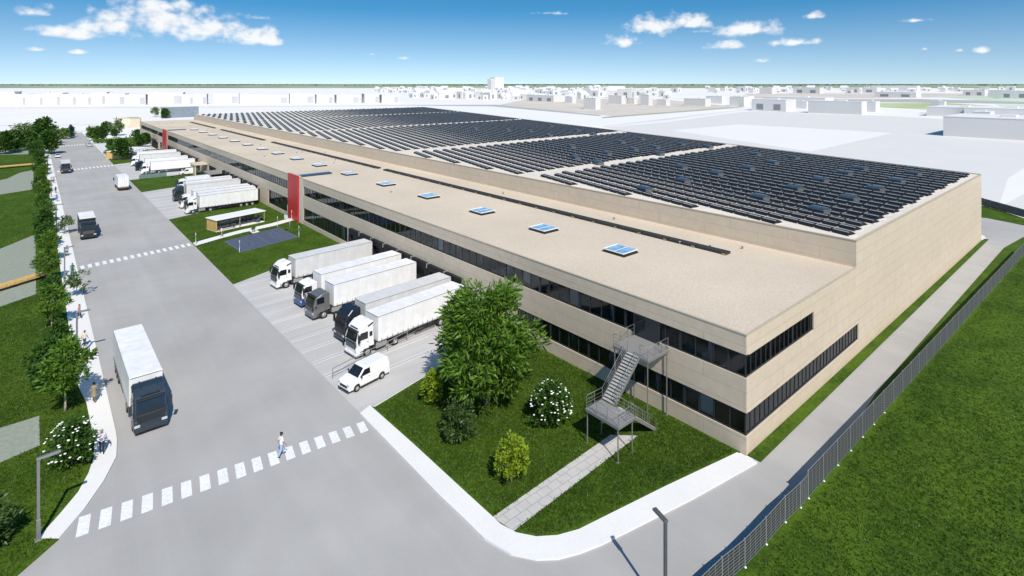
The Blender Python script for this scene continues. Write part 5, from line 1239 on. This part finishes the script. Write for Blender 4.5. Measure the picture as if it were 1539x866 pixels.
def block(label, xl, xr, yb, yt, depth, xf=None, group='plain white buildings beyond the hall', parts=True, ang=0.0, name='white_building', gable=False, openings=0):
    """front-left/right pixel columns on the street-facing face, base row and top row of its near corner"""
    x, y = at(xr if xf is None else xf, yb); d = FP*HC/(yb-HY); h = max(2.5, (yb-yt)*d/FP)
    wpx = abs(xr-xl)*d/FP
    t = thing(name, label, 'building', (x, y, 0), ang, group); b = MB()
    # face towards -x stretches along +y; face towards -y along +x
    ly = wpx*1.25; lx = depth
    b.box(0, lx, 0, ly, -.5, h)
    b.build('wall', m_bw, t)
    b = MB()
    if gable: b.add([(-.4,-.4,h),(lx+.4,-.4,h),(lx+.4,ly+.4,h),(-.4,ly+.4,h),(lx/2,-.4,h+lx*.3),(lx/2,ly+.4,h+lx*.3)], [(0,1,4),(2,3,5),(1,2,5,4),(3,0,4,5),(0,3,2,1)])
    else: b.box(-.15, lx+.15, -.15, ly+.15, h, h+.35); b.box(lx*.3, lx*.5, ly*.3, ly*.45, h+.35, h+1.6)
    b.build('roof', m_bw2, t)
    for k in range(openings):
        b = MB(); w = ly/openings; b.box(-.12, -.003, w*(k+.3), w*(k+.7), h*.12, h*.62); b.build('door', m_bdk, t)
    return t
RB = [('wide white box left of the paved area',1139,1181,168,150.5,26),('long white hall behind the wide white box',1165,1240,161,147.5,30),('white box with a low annex on the paved area',1234,1295,172.5,153.5,15),('small white block behind the annexed white box',1302,1316,168.5,153,14),('low white annex right of the wide white box',1196,1212,163.5,153,12),
  ('slim white tower block beside the yellow meadow',1405.6,1419.5,171.5,153,8),('long low white hall at the right photo edge',1421,1475,177,163,60),('second long low hall at the right photo edge',1490,1560,181,165,50),('white flat-roofed block nearest the hall at the right edge',1472,1570,213,181,45),('white upper block behind the nearest flat-roofed block',1471,1488,188,169,18),
  ('small white cube alone on the bare field',876,895,165,148,9),('white block right of the town with a broad grey side',1031,1060,160,149,14),('white low house behind the broad grey block',1064,1085,156,145,14),('white house at the edge of the bare field',914,934,156.5,144,10),('white house left of the lone cube',848,860,155,146,9),
  ('white block with high wall in the middle of the town',963,975,158.5,143,10),('white house with grey gable side in the town',988,1001,159,150,10),('low white block in the town behind the lone cube',942,953,156.5,148,8),('long grey-sided hall far right behind the meadow',1333,1377,147,139,40),('grey-sided block far right under the horizon',1459,1480,144.5,135.5,26),('dark-sided block far right near the photo edge',1498,1518,147,136,16),
  ('white box far right at the photo edge',1520,1548,148.5,137,40),('white hall under the horizon right of centre',1285,1318,140,132,40),('three-part white hall under the horizon',1201,1232,141,132,30),('white hall above the wide white box',1145,1160,141.5,132,25),('long white roofed hall on the horizon right of centre',1330,1378,137,129.4,50),('white block at the left end of the right-hand row',1100,1118,160,146,14),('white low hall between town and paved area',1106,1125,153,145,20)]
for lab, xl, xr, yb, yt, dep in RB: block(lab, xl, xr, yb, yt, dep, openings=2 if dep in (40,26,30) else 0)
# the tower on the skyline
t = thing('tower_block', 'tallest white tower block on the skyline above the solar roof', 'building', (*at(744,136), 0)); 
b = MB(); b.box(0,52,0,34,0,58); b.box(-22,-.2,5,28,0,52); b.build('wall', m_bw, t); b = MB(); b.box(-.3,52.3,-.3,34.3,58,59.5); b.build('roof', m_bw2, t)
for k in range(2): b = MB(); b.box(-21+k*11,-18+k*11,4.6,4.99,1,49); b.build('stair_strip', m_bdk, t)
# row of white halls behind the street end
xs = [(-30,10),(12,36),(38,62),(64,88),(90,112),(114,135),(137,156),(158,183),(188,214),(222,268),(275,288),(290,308),(320,355),(360,394),(396,430),(436,470),(476,500),(506,540),(548,570),(574,600)]
for i, (xl, xr) in enumerate(xs):
    yb = 160.2-i*.25; x0, y0 = at(xl, yb); x1, y1 = at(xr, yb); h = (16.5 if i % 3 else 18.5)*(.95+.1*rng.random())*(1-.012*i)
    t = thing('white_hall', '%s hall from the left in the row of white halls beyond the street' % ordn(i), 'building', (x0, y0, 0), 0, 'row of white halls beyond the street')
    L_ = math.hypot(x1-x0, y1-y0); t.rotation_euler = (0,0,math.atan2(y1-y0, x1-x0)*.4)
    b = MB(); b.box(0, L_, 0, 26, -.5, h); b.build('wall', m_bw, t); b = MB(); b.box(-.2, L_+.2, -.2, 26.2, h, h+.5); 
    if i % 2: b.box(L_*.2, L_*.3, 3, 6, h+.5, h+2.2)
    b.build('roof', m_bw2, t)
    if i not in (0, 13): b = MB(); b.box(L_*.72, L_*.96, -.2, -.004, h*.08, h*.72); b.build('gate', mat('gate_grey', (.42,.43,.46), .6, var=.1, scale=.05), t)
# small houses of the far town
tg = 'small white houses of the far town'
kinds = [('flat-roofed white house in the far town beyond the solar roof', False), ('gable-roofed white house in the far town beyond the solar roof', True)]
def house_mesh(w, l, h, gable):
    b = MB(); b.box(0,w,0,l,-.5,h)
    if gable: b.add([(-.3,-.3,h),(w+.3,-.3,h),(w+.3,l+.3,h),(-.3,l+.3,h),(w/2,-.3,h+w*.4),(w/2,l+.3,h+w*.4)], [(0,1,4),(2,3,5),(1,2,5,4),(3,0,4,5)], 1)
    else: b.box(-.15,w+.15,-.15,l+.15,h,h+.3,1)
    b.box(-.12,-.003,l*.3,l*.55,h*.15,h*.7,2); b.box(w*.3,w*.55,-.12,-.003,h*.15,h*.7,2)
    return b.mesh('house', [m_bw, m_bw2, m_bdk])
HM = [(house_mesh(*a), a[3]) for a in ((12,16,9,False),(11,14,7,True),(18,22,12,False),(10,18,8,True),(24,14,10,False),(14,26,9,True))]
r = random.Random(5)
for k in range(270):
    px = r.choice([r.uniform(590,1060), r.uniform(560,900), r.uniform(1060,1539)]); py = 133.5+r.random()**1.4*(17 if 620 < px < 1060 else 7)
    if 845 < px < 930 and py > 150: continue
    me, gb = HM[r.randrange(6)]; o = link('white_house', me); x, y = at(px, py); o.location = (x, y, 0); o.rotation_euler = (0,0,r.choice([0,0,R(90),R(20)])); s = r.uniform(.8,1.35); o.scale = (s,s,s*r.uniform(.8,1.3))
    tag(o, kinds[int(gb)][0], 'house', tg+(' with gables' if gb else ' with flat roofs'))
# low hall in the town
t = block('low dark-sided hall with a flat roof at the near edge of the town', 784, 832, 153.5, 144, 30, openings=3)
# beige block and grey screen wall at the far end of the hall
b = MB(); x, y = at(196,192); t = thing('beige_building', 'low beige building with a rounded end beyond the facade', 'building', (x, y, 0))
b.box(0,5.5,0,14,0,6.2); b.lathe((0,7,0), [(7,0),(7,6.2),(.01,6.2)], 24); b.build('wall', m_cy, t); b = MB(); b.box(-.2,5.7,-.2,14.2,6.2,6.5); b.build('roof', m_cop, t)
x0, y0 = at(242,178); t = thing('screen_wall', 'tall grey glazed screen wall rising behind the far end of the hall', 'wall', (x0, y0, 0), R(8)); L_ = 30
b = MB(); b.box(0,L_,0,.6,0,9.5); b.build('panel', mat('screen_grey', (.20,.25,.29), .35, var=.12, scale=.3), t)
b = MB(); [b.box(L_*k/8-.1,L_*k/8+.1,-.12,-.003,0,9.6) for k in range(9)]; b.build('mullion', m_grey, t)
